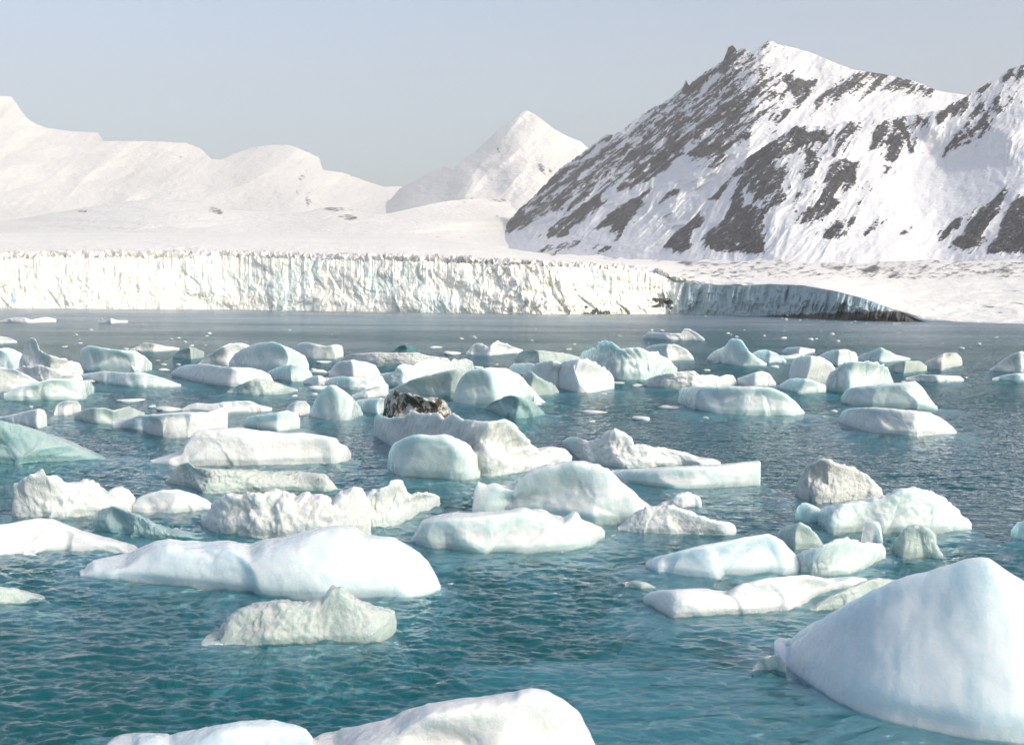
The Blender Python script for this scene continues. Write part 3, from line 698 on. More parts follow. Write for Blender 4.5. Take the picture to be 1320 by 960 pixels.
    edge = np.minimum(1, 4 * np.minimum(u, 1 - u) + 0.25)[None]
    amp = d * L * edge
    lowz = 0.35 + 0.65 * zf[:, None]
    # broken faces: flat cuts through the flanks, and a notch worn in by the waves
    rs = np.random.RandomState(900 + seed)
    wid = wpx * mpp
    keep = (1 - zf[:, None] ** 8) * np.minimum(1, 6 * np.minimum(u, 1 - u))[None]
    for _ in range(cuts if cuts is not None else int(3 + min(9, wid / L * 1.2))):
        a_ = rs.uniform(-1.1, 1.1); el = rs.uniform(-0.35, 1.0)
        n_ = np.array([math.sin(a_) * math.cos(el), -math.cos(a_) * math.cos(el), math.sin(el)])
        i_ = rs.randint(int(nf * 0.05), max(int(nf * 0.4), 2)); j_ = rs.randint(2, nc - 2)
        c0 = P[i_, j_] @ n_ - rs.uniform(0.02, 0.10) * L
        near = np.exp(-(((P[..., 0] - P[i_, j_, 0]) / (rs.uniform(0.9, 2.2) * L)) ** 2))
        ex = np.maximum(P @ n_ - c0, 0)
        ex = np.minimum(ex, 0.28 * L) * keep * near * 0.85
        P = P - n_ * ex[..., None]
    front_ = (qf[:, None] > 0)
    P[..., 1] += front_ * 0.10 * L * smooth(0.22, 0.02, P[..., 2] / L) * np.minimum(1, 5 * np.minimum(u, 1 - u))[None]
    P = P + N * (amp * lowz)[..., None] * np.array([0.7, 1.0, 0.6])
    # wave-cut foot just above the water, then down below it
    front, backr = P[0].copy(), P[-1].copy()
    f1, b1 = front.copy(), backr.copy(); f1[:, 2] = b1[:, 2] = -0.35 * L - 0.05
    P = np.concatenate([f1[None], P, b1[None]], 0)
    nr = P.shape[0]
    V = P.reshape(-1, 3)
    root_loc = np.array([C[0], C[1], 0.0])
    F = grid_faces(nr, nc)
    extra = []
    # close the two ends and the underside
    F = list(map(tuple, F))
    for i in range(nr // 2):
        j = nr - 1 - i
        if j - i >= 2:
            i2, j2 = i + 1, j - 1
            if i2 < j2 or (i2 == j2):
                F.append((i * nc, i2 * nc, j2 * nc, j * nc))
                F.append((i * nc + nc - 1, j * nc + nc - 1, j2 * nc + nc - 1, i2 * nc + nc - 1))
    o = raw_mesh(name, V - root_loc, np.array(F, np.int32)[:, ::1], M[mat])
    o.location = root_loc
    o['label'] = label; o['category'] = cat
    if group: o['group'] = group
    if sub > 0:
        fr = front[::max(1, nc // 110)]; bk = backr[::max(1, nc // 110)][::-1]
        ring = np.concatenate([fr, bk], 0)[:, :2]
        sub = sub * 0.8 * (1 + np.clip((D0 - 20) / 30, 0, 1.6))
        cen = ring.mean(0); v = ring - cen; ln = np.linalg.norm(v, axis=1)[:, None] + 1e-6
        sdp = subdepth or max(0.25, 1.1 * L)
        sub = sub * 1.7
        rows = []
        for zz, ex in ((0.0, -0.4), (-0.03, 0.08), (-0.07, 0.36), (-0.14, 0.62), (-0.28, 0.88), (-0.6, 1.12), (-1.3, 1.35), (-2.4, 1.5), (-3.0, 0.4)):
            off = v / ln * sub * ex
            p = cen + v * (0.97 if zz > -2.5 else 0.5) + off + np.array(subshift) * smooth(0.0, 0.5, -zz)
            n = noise(p[:, 0] / (sub * 1.3 + 0.2), p[:, 1] / (sub * 1.3 + 0.2), zz * 1.5, 400 + seed)
            n2 = noise(p[:, 0] * 3.1, p[:, 1] * 3.1, zz * 2, 420 + seed) + 0.6 * noise(p[:, 0] * 8, p[:, 1] * 8, zz * 3, 430 + seed)
            p = p + v / ln * ((n * 1.3 + n2 * 0.75 + 0.25 * noise(p[:, 0] * 0.7, p[:, 1] * 0.7, 0.3, 440 + seed)) * sub * min(1, max(ex, 0) * 1.5))[:, None]
            z = np.full(len(p), zz) * (1 + 0.35 * n)
            rows.append(np.column_stack([p, np.minimum(z, -0.02 if zz < 0 else 0.0)]))
        rows.append(np.column_stack([np.tile(cen, (len(ring), 1)), np.full(len(ring), -3.2)]))
        S = np.array(rows)
        rr, cc = S.shape[:2]
        so_ = raw_mesh('submerged_base', S.reshape(-1, 3) - root_loc, grid_faces(rr, cc, True), M['under'], o)
    return o

B = floating_ice
# ---- nearest
B('iceberg', 'iceberg', 'huge pale blue pointed iceberg filling the lower right corner',
  R8([(676, 292), (686, 284), (702, 284), (712, 292), (740, 268), (800, 232), (850, 200), (900, 176), (940, 158), (1000, 133), (1080, 106), (1150, 84), (1190, 78), (1215, 82), (1250, 106), (1320, 148), (1400, 200), (1500, 280), (1600, 400), (1680, 500)]),
  R8([(676, 296), (690, 330), (710, 365), (760, 410), (850, 468), (900, 498), (960, 516), (1080, 521), (1140, 545), (1180, 562), (1280, 572), (1450, 580), (1600, 560), (1680, 520)]),
  'smooth', 0.5, 1.2, 0.02, 0, 0.0, 1, sub=2.3, subshift=(-1.1, -0.9), lean=0.55, cuts=0, fine=0.5, bsig=0.09)
B('ice_chunk', 'ice chunk', 'small clear ice chunk afloat at the left tip of the huge corner iceberg', R8([(618, 364), (640, 335), (665, 328), (690, 325), (706, 345)]), R8([(618, 370), (650, 380), (706, 376)]), 'clear', 0.5, 2.2, 0.15, 0.1, 0, 2, sub=0.1)
B('iceberg', 'iceberg', 'white rounded iceberg cut off by the bottom edge of the picture at its middle',
  R7([(790, 427), (850, 410), (940, 388), (1020, 372), (1100, 342), (1180, 329), (1260, 319)]) + R8([(0, 428), (20, 416), (45, 412), (70, 414), (95, 422), (130, 440), (165, 472), (195, 520), (215, 565), (225, 620)]),
  [(395, 975), (470, 1010), (560, 1025), (680, 1020), (740, 1005), (772, 985)], 'white', 0.5, 2.2, 0.07, 0.02, 0, 3, sub=0.35)
B('iceberg', 'iceberg', 'low bluish white ice lobe at the bottom edge, left of the rounded white iceberg',
  R7([(270, 450), (320, 420), (360, 408), (410, 408), (440, 414), (500, 403), (560, 390), (620, 379), (700, 376), (760, 386), (790, 398), (806, 420)]), [(135, 970), (200, 990), (300, 1000), (403, 985)], 'smooth', 0.45, 2.3, 0.10, 0.05, 0, 4, sub=0.35)
# ---- the long berg and what floats in front of it
B('iceberg', 'iceberg', 'longest smooth bluish white iceberg, a low ridge lying across the left foreground',
  R4([(296, 452), (320, 425), (350, 405), (420, 392), (470, 385), (520, 362), (580, 338), (625, 328), (680, 338), (760, 343), (850, 334), (930, 350), (980, 330), (1050, 320), (1120, 300), (1200, 284), (1260, 276)]) + R5([(0, 493), (50, 500), (90, 528), (150, 535), (200, 541), (260, 570), (310, 600), (350, 640), (380, 690), (402, 740)]),
  R4([(296, 456), (360, 475), (450, 492), (560, 502), (660, 514), (780, 527), (920, 547), (1060, 557), (1180, 566)]) + [(450, 776), (500, 777), (540, 771), (568, 757)], 'smooth', 0.34, 2.6, 0.05, 0, 0.06, 5, sub=0.45, subdepth=0.5, cuts=5)
B('ice_chunk', 'clear ice', 'glassy grey green ice lump sparkling just in front of the longest smooth iceberg',
  R7([(520, 182), (560, 150), (590, 112), (630, 82), (700, 66), (780, 70), (830, 64), (850, 36), (880, 30), (910, 55), (960, 80), (1000, 88), (1018, 92), (1022, 120)]), R7([(520, 184), (600, 190), (680, 188), (760, 187), (860, 188), (960, 182), (1010, 162), (1022, 140)]), 'clear', 0.42, 2.3, 0.12, 0.12, 0, 6, sub=0.35)
B('ice_chunk', 'clear ice', 'clear greenish ice blob cut by the left edge, lowest on that side', R4([(-140, 530), (-80, 512), (0, 505), (60, 510), (120, 525), (165, 542)]), R4([(-140, 580), (0, 577), (80, 566), (165, 549)]), 'clear', 0.4, 2.2, 0.12, 0.1, 0, 7, sub=0.3)
# ---- left middle
B('iceberg', 'iceberg', 'spiky white iceberg at the left with a sharp little horn on top',
  R4([(45, 225), (50, 160), (53, 125), (80, 115), (120, 100), (150, 85), (165, 71), (172, 98), (200, 91), (220, 100), (240, 116), (290, 120), (320, 109), (345, 118), (360, 132), (390, 155), (420, 138), (450, 137), (475, 148), (495, 170), (502, 200)]), R4([(45, 235), (60, 250), (120, 262), (200, 262), (260, 250), (330, 245), (420, 240), (502, 222)]), 'rubble', 0.42, 2.3, 0.10, 0.13, 0, 8, sub=0.3)
B('iceberg', 'iceberg', 'grey white ice hump joined to the right side of the spiky white iceberg', R4([(490, 200), (515, 175), (540, 162), (600, 146), (660, 147), (720, 163), (765, 182), (800, 212)]), R4([(490, 225), (560, 234), (640, 236), (720, 228), (765, 222), (800, 214)]), 'white', 0.4, 2.2, 0.08, 0.05, 0, 9, sub=0.35)
B('ice_chunk', 'clear ice', 'washed over green ice slab awash below the grey white hump', R4([(345, 240), (380, 215), (420, 206), (470, 222), (520, 240), (560, 262), (620, 290), (700, 300), (752, 318)]), R4([(345, 292), (450, 320), (560, 332), (680, 335), (752, 326)]), 'teal', 0.4, 2.2, 0.12, 0.1, 0, 10, sub=0.4)
B('iceberg', 'iceberg', 'broad pale ledge of ice at the left edge below the spiky iceberg', R4([(-140, 300), (-60, 285), (0, 274), (60, 262), (130, 249), (190, 252), (240, 270), (300, 295), (360, 315), (430, 332), (480, 348), (512, 365)]), R4([(-140, 400), (0, 402), (80, 388), (160, 377), (240, 375), (300, 384), (420, 392), (480, 384), (512, 369)]), 'white', 0.45, 2.0, 0.08, 0.03, 0, 11, sub=0.35)
B('iceberg', 'iceberg', 'rugged snow white iceberg with a knobbly top, right behind the longest smooth iceberg',
  R4([(745, 255), (770, 235), (795, 215), (805, 185), (850, 163), (930, 156), (980, 165), (1020, 150), (1050, 144), (1075, 160), (1090, 172), (1130, 156), (1180, 165), (1220, 190), (1270, 152), (1320, 140)]) + R5([(0, 350), (40, 340), (80, 350), (95, 368), (120, 400)]), R4([(745, 262), (760, 290), (820, 322), (900, 334), (1000, 334), (1080, 330), (1180, 330), (1320, 325), (1370, 310)]), 'rubble', 0.40, 2.6, 0.10, 0.16, 0, 12, sub=0.35)
B('iceberg', 'iceberg', 'white double horned ice block between the rugged white iceberg and the open water', R5([(85, 410), (100, 368), (130, 350), (170, 340), (200, 318), (228, 314), (245, 320), (262, 345), (280, 382), (295, 375), (310, 361), (340, 362), (365, 366), (392, 372), (399, 380)]), R5([(85, 500), (150, 512), (230, 500), (300, 478), (340, 450), (399, 410)]), 'rubble', 0.5, 2.8, 0.10, 0.14, 0, 13, sub=0.45)
# ---- centre
B('iceberg', 'iceberg', 'flat topped pale iceberg in the centre with a small peak near its right end', R5([(282, 548), (310, 505), (330, 472), (380, 455), (460, 442), (560, 438), (680, 430), (740, 420), (820, 432), (860, 450), (900, 460), (925, 447), (942, 434), (958, 446), (968, 468), (1010, 482), (1050, 500), (1068, 515)]), R5([(282, 552), (320, 585), (400, 603), (500, 612), (620, 615), (760, 613), (900, 603), (980, 592), (1040, 572), (1068, 520)]), 'pale', 0.45, 2.8, 0.07, 0.04, 0.02, 14, sub=0.45)
B('iceberg', 'iceberg', 'large domed pale iceberg standing behind the flat topped one in the centre', R5([(528, 440), (535, 380), (540, 345), (555, 316), (590, 328), (620, 320), (650, 330), (700, 335), (740, 290), (780, 262), (830, 246), (880, 240), (960, 238), (1040, 240), (1080, 260), (1130, 310), (1160, 338), (1200, 380), (1250, 412), (1290, 430)]), R5([(528, 446), (600, 462), (700, 475), (900, 490), (1010, 500), (1100, 502), (1200, 505), (1290, 490)]), 'pale', 0.42, 2.3, 0.08, 0.06, 0.03, 15, sub=0.45)
B('iceberg', 'iceberg', 'white lumpy tail of ice low in the water, right of the large dome', R6([(40, 290), (90, 250), (130, 226), (200, 224), (230, 230), (270, 240), (330, 265), (390, 274), (408, 285), (413, 300)]), R6([(40, 300), (100, 312), (180, 316), (250, 322), (330, 325), (400, 321), (413, 308)]), 'rubble', 0.4, 2.4, 0.08, 0.10, 0, 16, sub=0.35)
B('iceberg', 'iceberg', 'rock dark ice block caked with black and brown dirt, centre of the ice field', R2([(280, 400), (290, 350), (300, 325), (320, 314), (360, 317), (400, 322), (440, 336), (480, 340), (510, 350), (535, 375), (548, 402)]), R2([(280, 425), (330, 440), (400, 450), (480, 450), (548, 430)]), 'dirty', 0.6, 2.8, 0.12, 0.14, 0, 17, sub=0)
B('iceberg', 'iceberg', 'sprawling white iceberg with grey dusty crest, in front of the dirt caked block', R2([(245, 465), (250, 420), (262, 402), (300, 414), (380, 408), (440, 398), (480, 402), (520, 414), (560, 408), (620, 430), (700, 432), (735, 421), (765, 421), (788, 435), (800, 462), (840, 490), (880, 532), (920, 528), (980, 536), (1012, 560)]), R2([(245, 475), (300, 525), (400, 560), (500, 600), (620, 650), (720, 660), (830, 640), (900, 620), (1012, 590)]), 'rubble', 0.34, 2.4, 0.12, 0.15, 0, 18, sub=0.35)
B('iceberg', 'iceberg', 'rounded pale green boulder of ice leaning on the sprawling white iceberg', R5([(188, 235), (192, 200), (210, 166), (250, 142), (320, 127), (420, 126), (480, 150), (520, 172), (548, 208), (562, 240), (558, 280)]), R5([(188, 260), (220, 296), (300, 316), (420, 322), (520, 316), (558, 298)]), 'pale', 0.5, 2.3, 0.07, 0, 0.07, 19, sub=0.45)
B('iceberg', 'iceberg', 'row of snowy white rubble ice with a cube shaped knob on top, right of centre', R5([(895, 150), (930, 135), (965, 140), (1000, 152), (1030, 145), (1060, 141), (1072, 118), (1090, 107), (1112, 105), (1150, 120), (1180, 140), (1190, 158), (1215, 166), (1250, 170), (1300, 175)]) + R6([(90, 36), (150, 38), (200, 45), (260, 60), (290, 70), (340, 75), (362, 85), (366, 94)]), R5([(895, 165), (940, 190), (960, 240), (1020, 246), (1100, 262), (1200, 266), (1320, 258)]) + R6([(200, 104), (300, 103), (366, 97)]), 'rubble', 0.30, 2.6, 0.08, 0.14, 0, 20, sub=0.2)
B('ice_floe', 'ice floe', 'pale green wedge shaped floe with a square right end, before the knobbed rubble ice', R6([(20, 112), (100, 106), (200, 100), (300, 97), (380, 93), (440, 85), (484, 82), (489, 88)]), R6([(20, 135), (60, 156), (150, 166), (250, 173), (380, 169), (489, 160)]), 'pale', 0.25, 3.5, 0.05, 0.02, 0.03, 21, sub=0.25, tap=14)
B('ice_chunk', 'ice chunk', 'small lone white ice chunk right of the domed iceberg', R6([(163, 224), (180, 212), (205, 206), (225, 188), (260, 180), (298, 195), (304, 218)]), R6([(163, 227), (230, 234), (304, 230)]), 'white', 0.5, 2.3, 0.1, 0.08, 0, 22, sub=0.2)
# ---- right middle
B('iceberg', 'iceberg', 'rough speckled grey white boulder of ice right of the middle, wet dark at its foot', R6([(600, 175), (606, 150), (618, 125), (640, 92), (680, 77), (705, 80), (730, 92), (780, 110), (830, 136), (868, 168), (876, 188)]), R6([(600, 182), (620, 208), (660, 224), (700, 228), (760, 218), (820, 212), (876, 198)]), 'dusty', 0.55, 2.3, 0.10, 0.12, 0, 23, sub=0.3)
B('iceberg', 'iceberg', 'humped pale iceberg at the right with a frosty white crest line', R6([(668, 262), (680, 238), (695, 228), (760, 214), (820, 205), (870, 194), (920, 178), (970, 170), (1020, 180), (1080, 213), (1110, 235), (1125, 258), (1145, 266), (1154, 282)]), R6([(668, 270), (700, 312), (740, 322), (860, 315), (920, 322), (1000, 318), (1080, 312), (1154, 298)]), 'pale', 0.42, 2.2, 0.09, 0.08, 0.03, 24, sub=0.35)
B('ice_chunk', 'ice chunk', 'small upright clear slab at the left foot of the humped pale iceberg', R6([(597, 250), (605, 228), (618, 214), (640, 216), (668, 230), (688, 245), (692, 268)]), R6([(597, 268), (640, 284), (692, 280)]), 'pale', 0.5, 2.8, 0.08, 0.04, 0, 25, sub=0.2)
B('ice_chunk', 'ice chunk', 'tilted clear ice block with a flat grey face, behind the pale blue slab', R6([(543, 312), (555, 296), (575, 288), (612, 275), (640, 288), (665, 312), (688, 346)]), R6([(543, 330), (570, 350), (605, 364), (650, 365), (688, 352)]), 'clear', 0.5, 2.6, 0.08, 0.04, 0.05, 26, sub=0.25)
B('ice_chunk', 'ice chunk', 'stubby white pillar of ice between the humped iceberg and the fluted white berg', R6([(806, 334), (812, 300), (818, 276), (835, 271), (858, 275), (868, 295), (874, 336)]), R6([(806, 345), (840, 350), (874, 346)]), 'white', 0.8, 3.2, 0.08, 0.05, 0, 27, sub=0.1, tap=8)
B('ice_chunk', 'ice chunk', 'rough grey ice lump with a white knob, right of the stubby pillar', R6([(903, 352), (915, 330), (935, 300), (950, 284), (1000, 284), (1025, 298), (1042, 312), (1046, 345), (1064, 380)]), R6([(903, 360), (930, 390), (1000, 396), (1064, 390)]), 'clear', 0.6, 2.3, 0.12, 0.14, 0, 28, sub=0.25)
B('iceberg', 'iceberg', 'pale blue wedge slab sloping down to the left, behind the long low white floe', R6([(128, 402), (150, 388), (180, 380), (280, 355), (380, 335), (440, 320), (512, 311), (530, 318), (550, 332), (580, 360), (625, 402)]), R6([(128, 412), (170, 442), (240, 460), (340, 466), (450, 460), (560, 448), (625, 430)]), 'smooth', 0.42, 1.9, 0.06, 0.03, 0.02, 29, sub=0.4)
B('iceberg', 'iceberg', 'fluted white iceberg joined to the right end of the pale blue wedge slab', R6([(588, 385), (620, 368), (680, 350), (720, 335), (762, 325), (790, 335), (812, 340), (870, 343), (884, 362), (884, 378)]), R6([(588, 420), (650, 452), (700, 458), (760, 452), (820, 432), (860, 402), (884, 384)]), 'pale', 0.5, 2.3, 0.09, 0.09, 0.05, 30, sub=0.35)
B('ice_floe', 'ice floe', 'long low white floe shaped like a boomerang, left of the huge corner iceberg', R6([(121, 510), (140, 496), (170, 490), (260, 485), (380, 490), (430, 467), (500, 452), (580, 444), (640, 442), (700, 452), (780, 446), (820, 452), (838, 470)]), R6([(121, 516), (160, 553), (210, 583), (300, 576), (400, 571), (500, 573), (600, 557), (660, 537), (700, 503), (780, 490), (838, 476)]), 'white', 0.22, 2.2, 0.06, 0.04, 0, 31, sub=0.5, subshift=(0.2, -0.3))
B('ice_chunk', 'clear ice', 'clear ice shelf awash between the boomerang floe and the huge corner iceberg', R6([(645, 545), (700, 512), (760, 485), (820, 460), (870, 452), (930, 460), (960, 480)]), R6([(645, 552), (700, 562), (780, 548), (860, 528), (960, 500)]), 'clear', 0.35, 2.2, 0.1, 0.1, 0, 32, sub=0.4)
B('ice_chunk', 'ice chunk', 'little flat clear chip of ice left of the boomerang floe tip', R6([(62, 470), (90, 459), (130, 464), (160, 480)]), R6([(62, 480), (110, 491), (160, 487)]), 'clear', 0.5, 2.3, 0.1, 0.05, 0, 33, sub=0.12)
B('ice_chunk', 'ice chunk', 'pale ice chunk cut by the right edge above the huge corner iceberg', R6([(1278, 300), (1300, 276), (1330, 268), (1370, 275), (1400, 300)]), R6([(1278, 318), (1310, 340), (1400, 345)]), 'pale', 0.5, 2.3, 0.1, 0.06, 0, 34, sub=0.3)
# ---- the broad white floe and its dirty green base
B('iceberg', 'iceberg', 'broad snow covered white iceberg left of centre with a long level top', R1([(583, 578), (640, 562), (700, 540), (720, 515), (740, 490), (760, 472), (790, 462), (850, 455), (940, 455), (1020, 468), (1100, 475), (1170, 470), (1250, 482), (1300, 495)]) + R2([(110, 510), (128, 520), (142, 528), (158, 552)]), R1([(583, 583), (660, 606), (800, 608), (1000, 606), (1150, 604), (1320, 604)]) + R2([(100, 602), (140, 580), (158, 560)]), 'white', 0.34, 2.4, 0.05, 0.05, 0, 35, sub=0.3)
B('ice_floe', 'clear ice', 'clear green ice shelf with brown dirt patches, in front of the broad snow covered iceberg', R4([(612, 110), (640, 80), (668, 52), (700, 44), (720, 62), (800, 70), (900, 72), (1000, 78), (1100, 76), (1200, 88), (1235, 120), (1250, 142)]), R4([(612, 116), (680, 135), (760, 168), (850, 160), (960, 154), (1080, 150), (1200, 160), (1250, 148)]), 'clear_dirty', 0.3, 2.2, 0.10, 0.08, 0, 36, sub=0.35)
B('iceberg', 'iceberg', 'low turquoise iceberg nearly awash at the left edge', R1([(-260, 450), (-100, 430), (0, 425), (80, 442), (160, 468), (240, 492), (300, 518), (360, 545), (405, 565)]), R1([(-260, 590), (-100, 602), (0, 602), (150, 594), (300, 584), (405, 572)]), 'teal', 0.35, 1.9, 0.06, 0.03, 0, 37, sub=0.6)
B('ice_chunk', 'ice chunk', 'smooth white wedge resting behind the low turquoise iceberg', R1([(-40, 415), (40, 405), (100, 390), (150, 379), (172, 384), (182, 405)]), R1([(-40, 428), (80, 444), (150, 460), (182, 445)]), 'white', 0.5, 2.3, 0.08, 0.02, 0, 38, sub=0.3)
# ---- left cluster further out
B('iceberg', 'iceberg', 'white iceberg with a small upright knob, farthest back in the left edge cluster', R1([(75, 195), (95, 155), (100, 125), (112, 108), (130, 104), (145, 118), (150, 155), (200, 172), (260, 190), (305, 203), (322, 230)]), R1([(75, 250), (200, 264), (322, 250)]), 'rubble', 0.4, 2.4, 0.08, 0.10, 0, 39, sub=0.25)
B('iceberg', 'iceberg', 'pale blue ice wall at the left edge behind the bright white humps', R1([(-120, 165), (-60, 155), (0, 149), (50, 150), (90, 172), (110, 195)]), R1([(-120, 240), (0, 250), (110, 240)]), 'smooth', 0.4, 3, 0.05, 0.03, 0.02, 40, sub=0.25)
B('iceberg', 'iceberg', 'bright white rounded hump at the very left of the left edge cluster', R1([(-120, 260), (-60, 235), (0, 220), (60, 229), (110, 252), (150, 275), (166, 298)]), R1([(-120, 315), (60, 320), (166, 310)]), 'white', 0.4, 2.3, 0.06, 0.05, 0, 41, sub=0.25)
B('iceberg', 'iceberg', 'knobbly white ice ridge in the middle of the left edge cluster', R1([(45, 238), (90, 214), (130, 218), (150, 208), (200, 224), (240, 248), (310, 246), (320, 262)]), R1([(45, 275), (200, 292), (320, 276)]), 'rubble', 0.35, 2.4, 0.08, 0.13, 0, 42, sub=0.2)
B('iceberg', 'iceberg', 'wide low pale iceberg at the front of the left edge cluster', R1([(15, 320), (60, 300), (100, 290), (200, 264), (290, 264), (350, 275), (365, 298)]), R1([(15, 345), (100, 352), (200, 354), (300, 350), (365, 315)]), 'pale', 0.4, 2.4, 0.06, 0.04, 0.02, 43, sub=0.3)
B('iceberg', 'iceberg', 'smooth rounded pale iceberg with a blunt right end, right of the left edge cluster', R1([(300, 195), (312, 152), (345, 135), (400, 145), (470, 155), (520, 155), (560, 178), (588, 205)]), R1([(300, 228), (380, 238), (470, 243), (540, 243), (588, 230)]), 'pale', 0.4, 3.0, 0.05, 0.02, 0.02, 44, sub=0.3)
B('ice_floe', 'ice floe', 'thin greenish floe lying before the blunt ended pale iceberg', R1([(318, 246), (400, 234), (480, 240), (560, 240), (620, 258), (700, 286)]), R1([(318, 270), (420, 286), (520, 300), (620, 302), (700, 294)]), 'pale', 0.3, 2.2, 0.06, 0.04, 0, 45, sub=0.3)
B('ice_chunk', 'ice chunk', 'little rounded white chunk just below the left edge cluster', R1([(208, 400), (220, 366), (250, 350), (300, 350), (314, 370)]), R1([(208, 406), (270, 410), (314, 388)]), 'white', 0.5, 2.4, 0.08, 0.05, 0, 46, sub=0.15)
B('ice_chunk', 'clear ice', 'grey see through ice mound right of the little rounded white chunk', R1([(288, 402), (340, 380), (400, 374), (440, 386), (500, 370), (560, 396)]), R1([(288, 418), (360, 442), (450, 444), (560, 410)]), 'clear', 0.4, 2.1, 0.08, 0.05, 0, 47, sub=0.3)
B('iceberg', 'iceberg', 'angular grey white iceberg with a cliff like right end, above the broad snow covered one', R1([(436, 430), (470, 416), (560, 406), (600, 400), (700, 395), (800, 395), (850, 378), (872, 369), (881, 382)]), R1([(436, 452), (520, 462), (560, 492), (650, 500), (760, 498), (830, 475), (881, 460)]), 'white', 0.3, 3.0, 0.06, 0.05, 0.03, 48, sub=0.35, tap=8)
B('ice_floe', 'ice floe', 'pinkish white strip of ice behind the angular grey white iceberg', R1([(703, 380), (730, 365), (760, 357), (820, 362), (880, 352), (960, 349), (1000, 364), (1052, 376)]), R1([(703, 388), (850, 396), (960, 398), (1052, 387)]), 'white', 0.25, 2.4, 0.06, 0.1, 0, 49, sub=0.2)
B('ice_chunk', 'ice chunk', 'bright rounded knob of ice on the far side of the small grey block', R1([(1095, 392), (1115, 370), (1140, 354), (1180, 350), (1198, 370)]), R1([(1095, 404), (1150, 412), (1198, 398)]), 'white', 0.5, 2.4, 0.06, 0.04, 0, 50, sub=0.15)
B('ice_chunk', 'ice chunk', 'small grey block of ice between the angular iceberg and the smooth white dome', R1([(943, 436), (955, 412), (1000, 404), (1060, 396), (1110, 388), (1150, 398), (1160, 420)]), R1([(943, 448), (1000, 464), (1080, 472), (1160, 455)]), 'pale', 0.4, 2.6, 0.06, 0.05, 0.04, 51, sub=0.25)
B('iceberg', 'iceberg', 'smooth egg shaped white dome left of the dirt caked block', R2([(-5, 400), (10, 365), (28, 330), (50, 302), (75, 288), (100, 290), (130, 310), (165, 340), (190, 368), (203, 398)]), R2([(-5, 405), (20, 422), (80, 430), (160, 425), (203, 404)]), 'pale', 0.6, 2.0, 0.04, 0, 0.02, 52, sub=0.35)
# ---- translucent cluster upper left of centre
B('iceberg', 'iceberg', 'slanting white slab at the back left of the pale green ice cluster', R1([(768, 205), (800, 176), (850, 145), (888, 128), (940, 126), (972, 140)]), R1([(768, 212), (860, 220), (972, 214)]), 'white', 0.35, 2.5, 0.06, 0.05, 0, 53, sub=0.2)
B('iceberg', 'iceberg', 'rounded pale green mass of ice in the middle of the far left cluster', R1([(885, 200), (910, 165), (945, 145), (1000, 125), (1060, 121), (1130, 150), (1180, 175), (1195, 210)]), R1([(885, 220), (1000, 235), (1100, 246), (1195, 230)]), 'pale', 0.45, 2.4, 0.06, 0.03, 0.03, 54, sub=0.3)
B('iceberg', 'iceberg', 'long white floe like berg in front of the rounded pale green mass', R1([(662, 240), (690, 220), (720, 210), (790, 207), (880, 219), (960, 221), (1010, 230), (1045, 248), (1057, 272)]), R1([(662, 248), (740, 273), (820, 288), (900, 302), (1000, 290), (1057, 280)]), 'white', 0.35, 2.3, 0.05, 0.04, 0, 55, sub=0.3)
B('iceberg', 'iceberg', 'bright flat white block at the right end of the far left cluster', R1([(1138, 150), (1150, 130), (1180, 122), (1240, 134), (1300, 131)]) + R2([(60, 139), (110, 133), (124, 138), (128, 160)]), R1([(1138, 178), (1200, 186), (1290, 189)]) + R2([(60, 188), (128, 178)]), 'white', 0.3, 3, 0.05, 0.05, 0, 56, sub=0.2, tap=9)
B('ice_floe', 'ice floe', 'low greenish shelf of ice at the foot of the rounded pale green mass', R1([(1035, 236), (1100, 211), (1160, 208), (1200, 236), (1214, 262)]), R1([(1035, 262), (1130, 279), (1214, 270)]), 'pale', 0.35, 2.3, 0.06, 0.04, 0, 57, sub=0.25)
B('ice_chunk', 'clear ice', 'dark see through ice hump with glassy folds, before the long white floe like berg', R1([(878, 312), (930, 285), (990, 264), (1050, 274), (1100, 290), (1152, 304)]), R1([(878, 319), (960, 330), (1080, 327), (1152, 312)]), 'clear', 0.4, 2.1, 0.1, 0.08, 0.04, 58, sub=0.3)
B('ice_chunk', 'ice chunk', 'tiny bright white ball of ice right of the dark see through hump', R1([(1173, 272), (1200, 256), (1235, 249), (1258, 262), (1264, 275)]), R1([(1173, 282), (1230, 294), (1264, 284)]), 'white', 0.6, 2.3, 0.06, 0.04, 0, 59, sub=0.1)
B('iceberg', 'iceberg', 'blocky pale iceberg just left of the dirt caked block, topmost of its stack', R2([(72, 240), (90, 215), (112, 198), (160, 192), (220, 200), (250, 210), (272, 245)]), R2([(72, 256), (160, 266), (272, 258)]), 'white', 0.5, 2.8, 0.05, 0.05, 0.03, 60, sub=0.25)
B('iceberg', 'iceberg', 'pale shelf of ice below the blocky pale iceberg', R2([(55, 275), (90, 258), (120, 254), (200, 260), (240, 248), (278, 254), (298, 290)]), R2([(55, 290), (140, 310), (230, 310), (298, 300)]), 'pale', 0.4, 2.4, 0.05, 0.05, 0.03, 61, sub=0.25)
B('ice_chunk', 'ice chunk', 'tilted thin white plate of ice touching the left side of the dirt caked block', R2([(162, 326), (200, 310), (240, 298), (290, 281), (302, 288)]), R2([(162, 336), (240, 342), (302, 328)]), 'white', 0.4, 2.8, 0.04, 0.03, 0, 62, sub=0.2, tap=9)
B('ice_chunk', 'ice chunk', 'pale stump of ice under the tilted thin white plate', R2([(168, 352), (190, 345), (230, 340), (275, 338), (300, 350)]), R2([(168, 362), (230, 400), (280, 405), (300, 380)]), 'pale', 0.4, 2.6, 0.05, 0.05, 0, 63, sub=0.25)
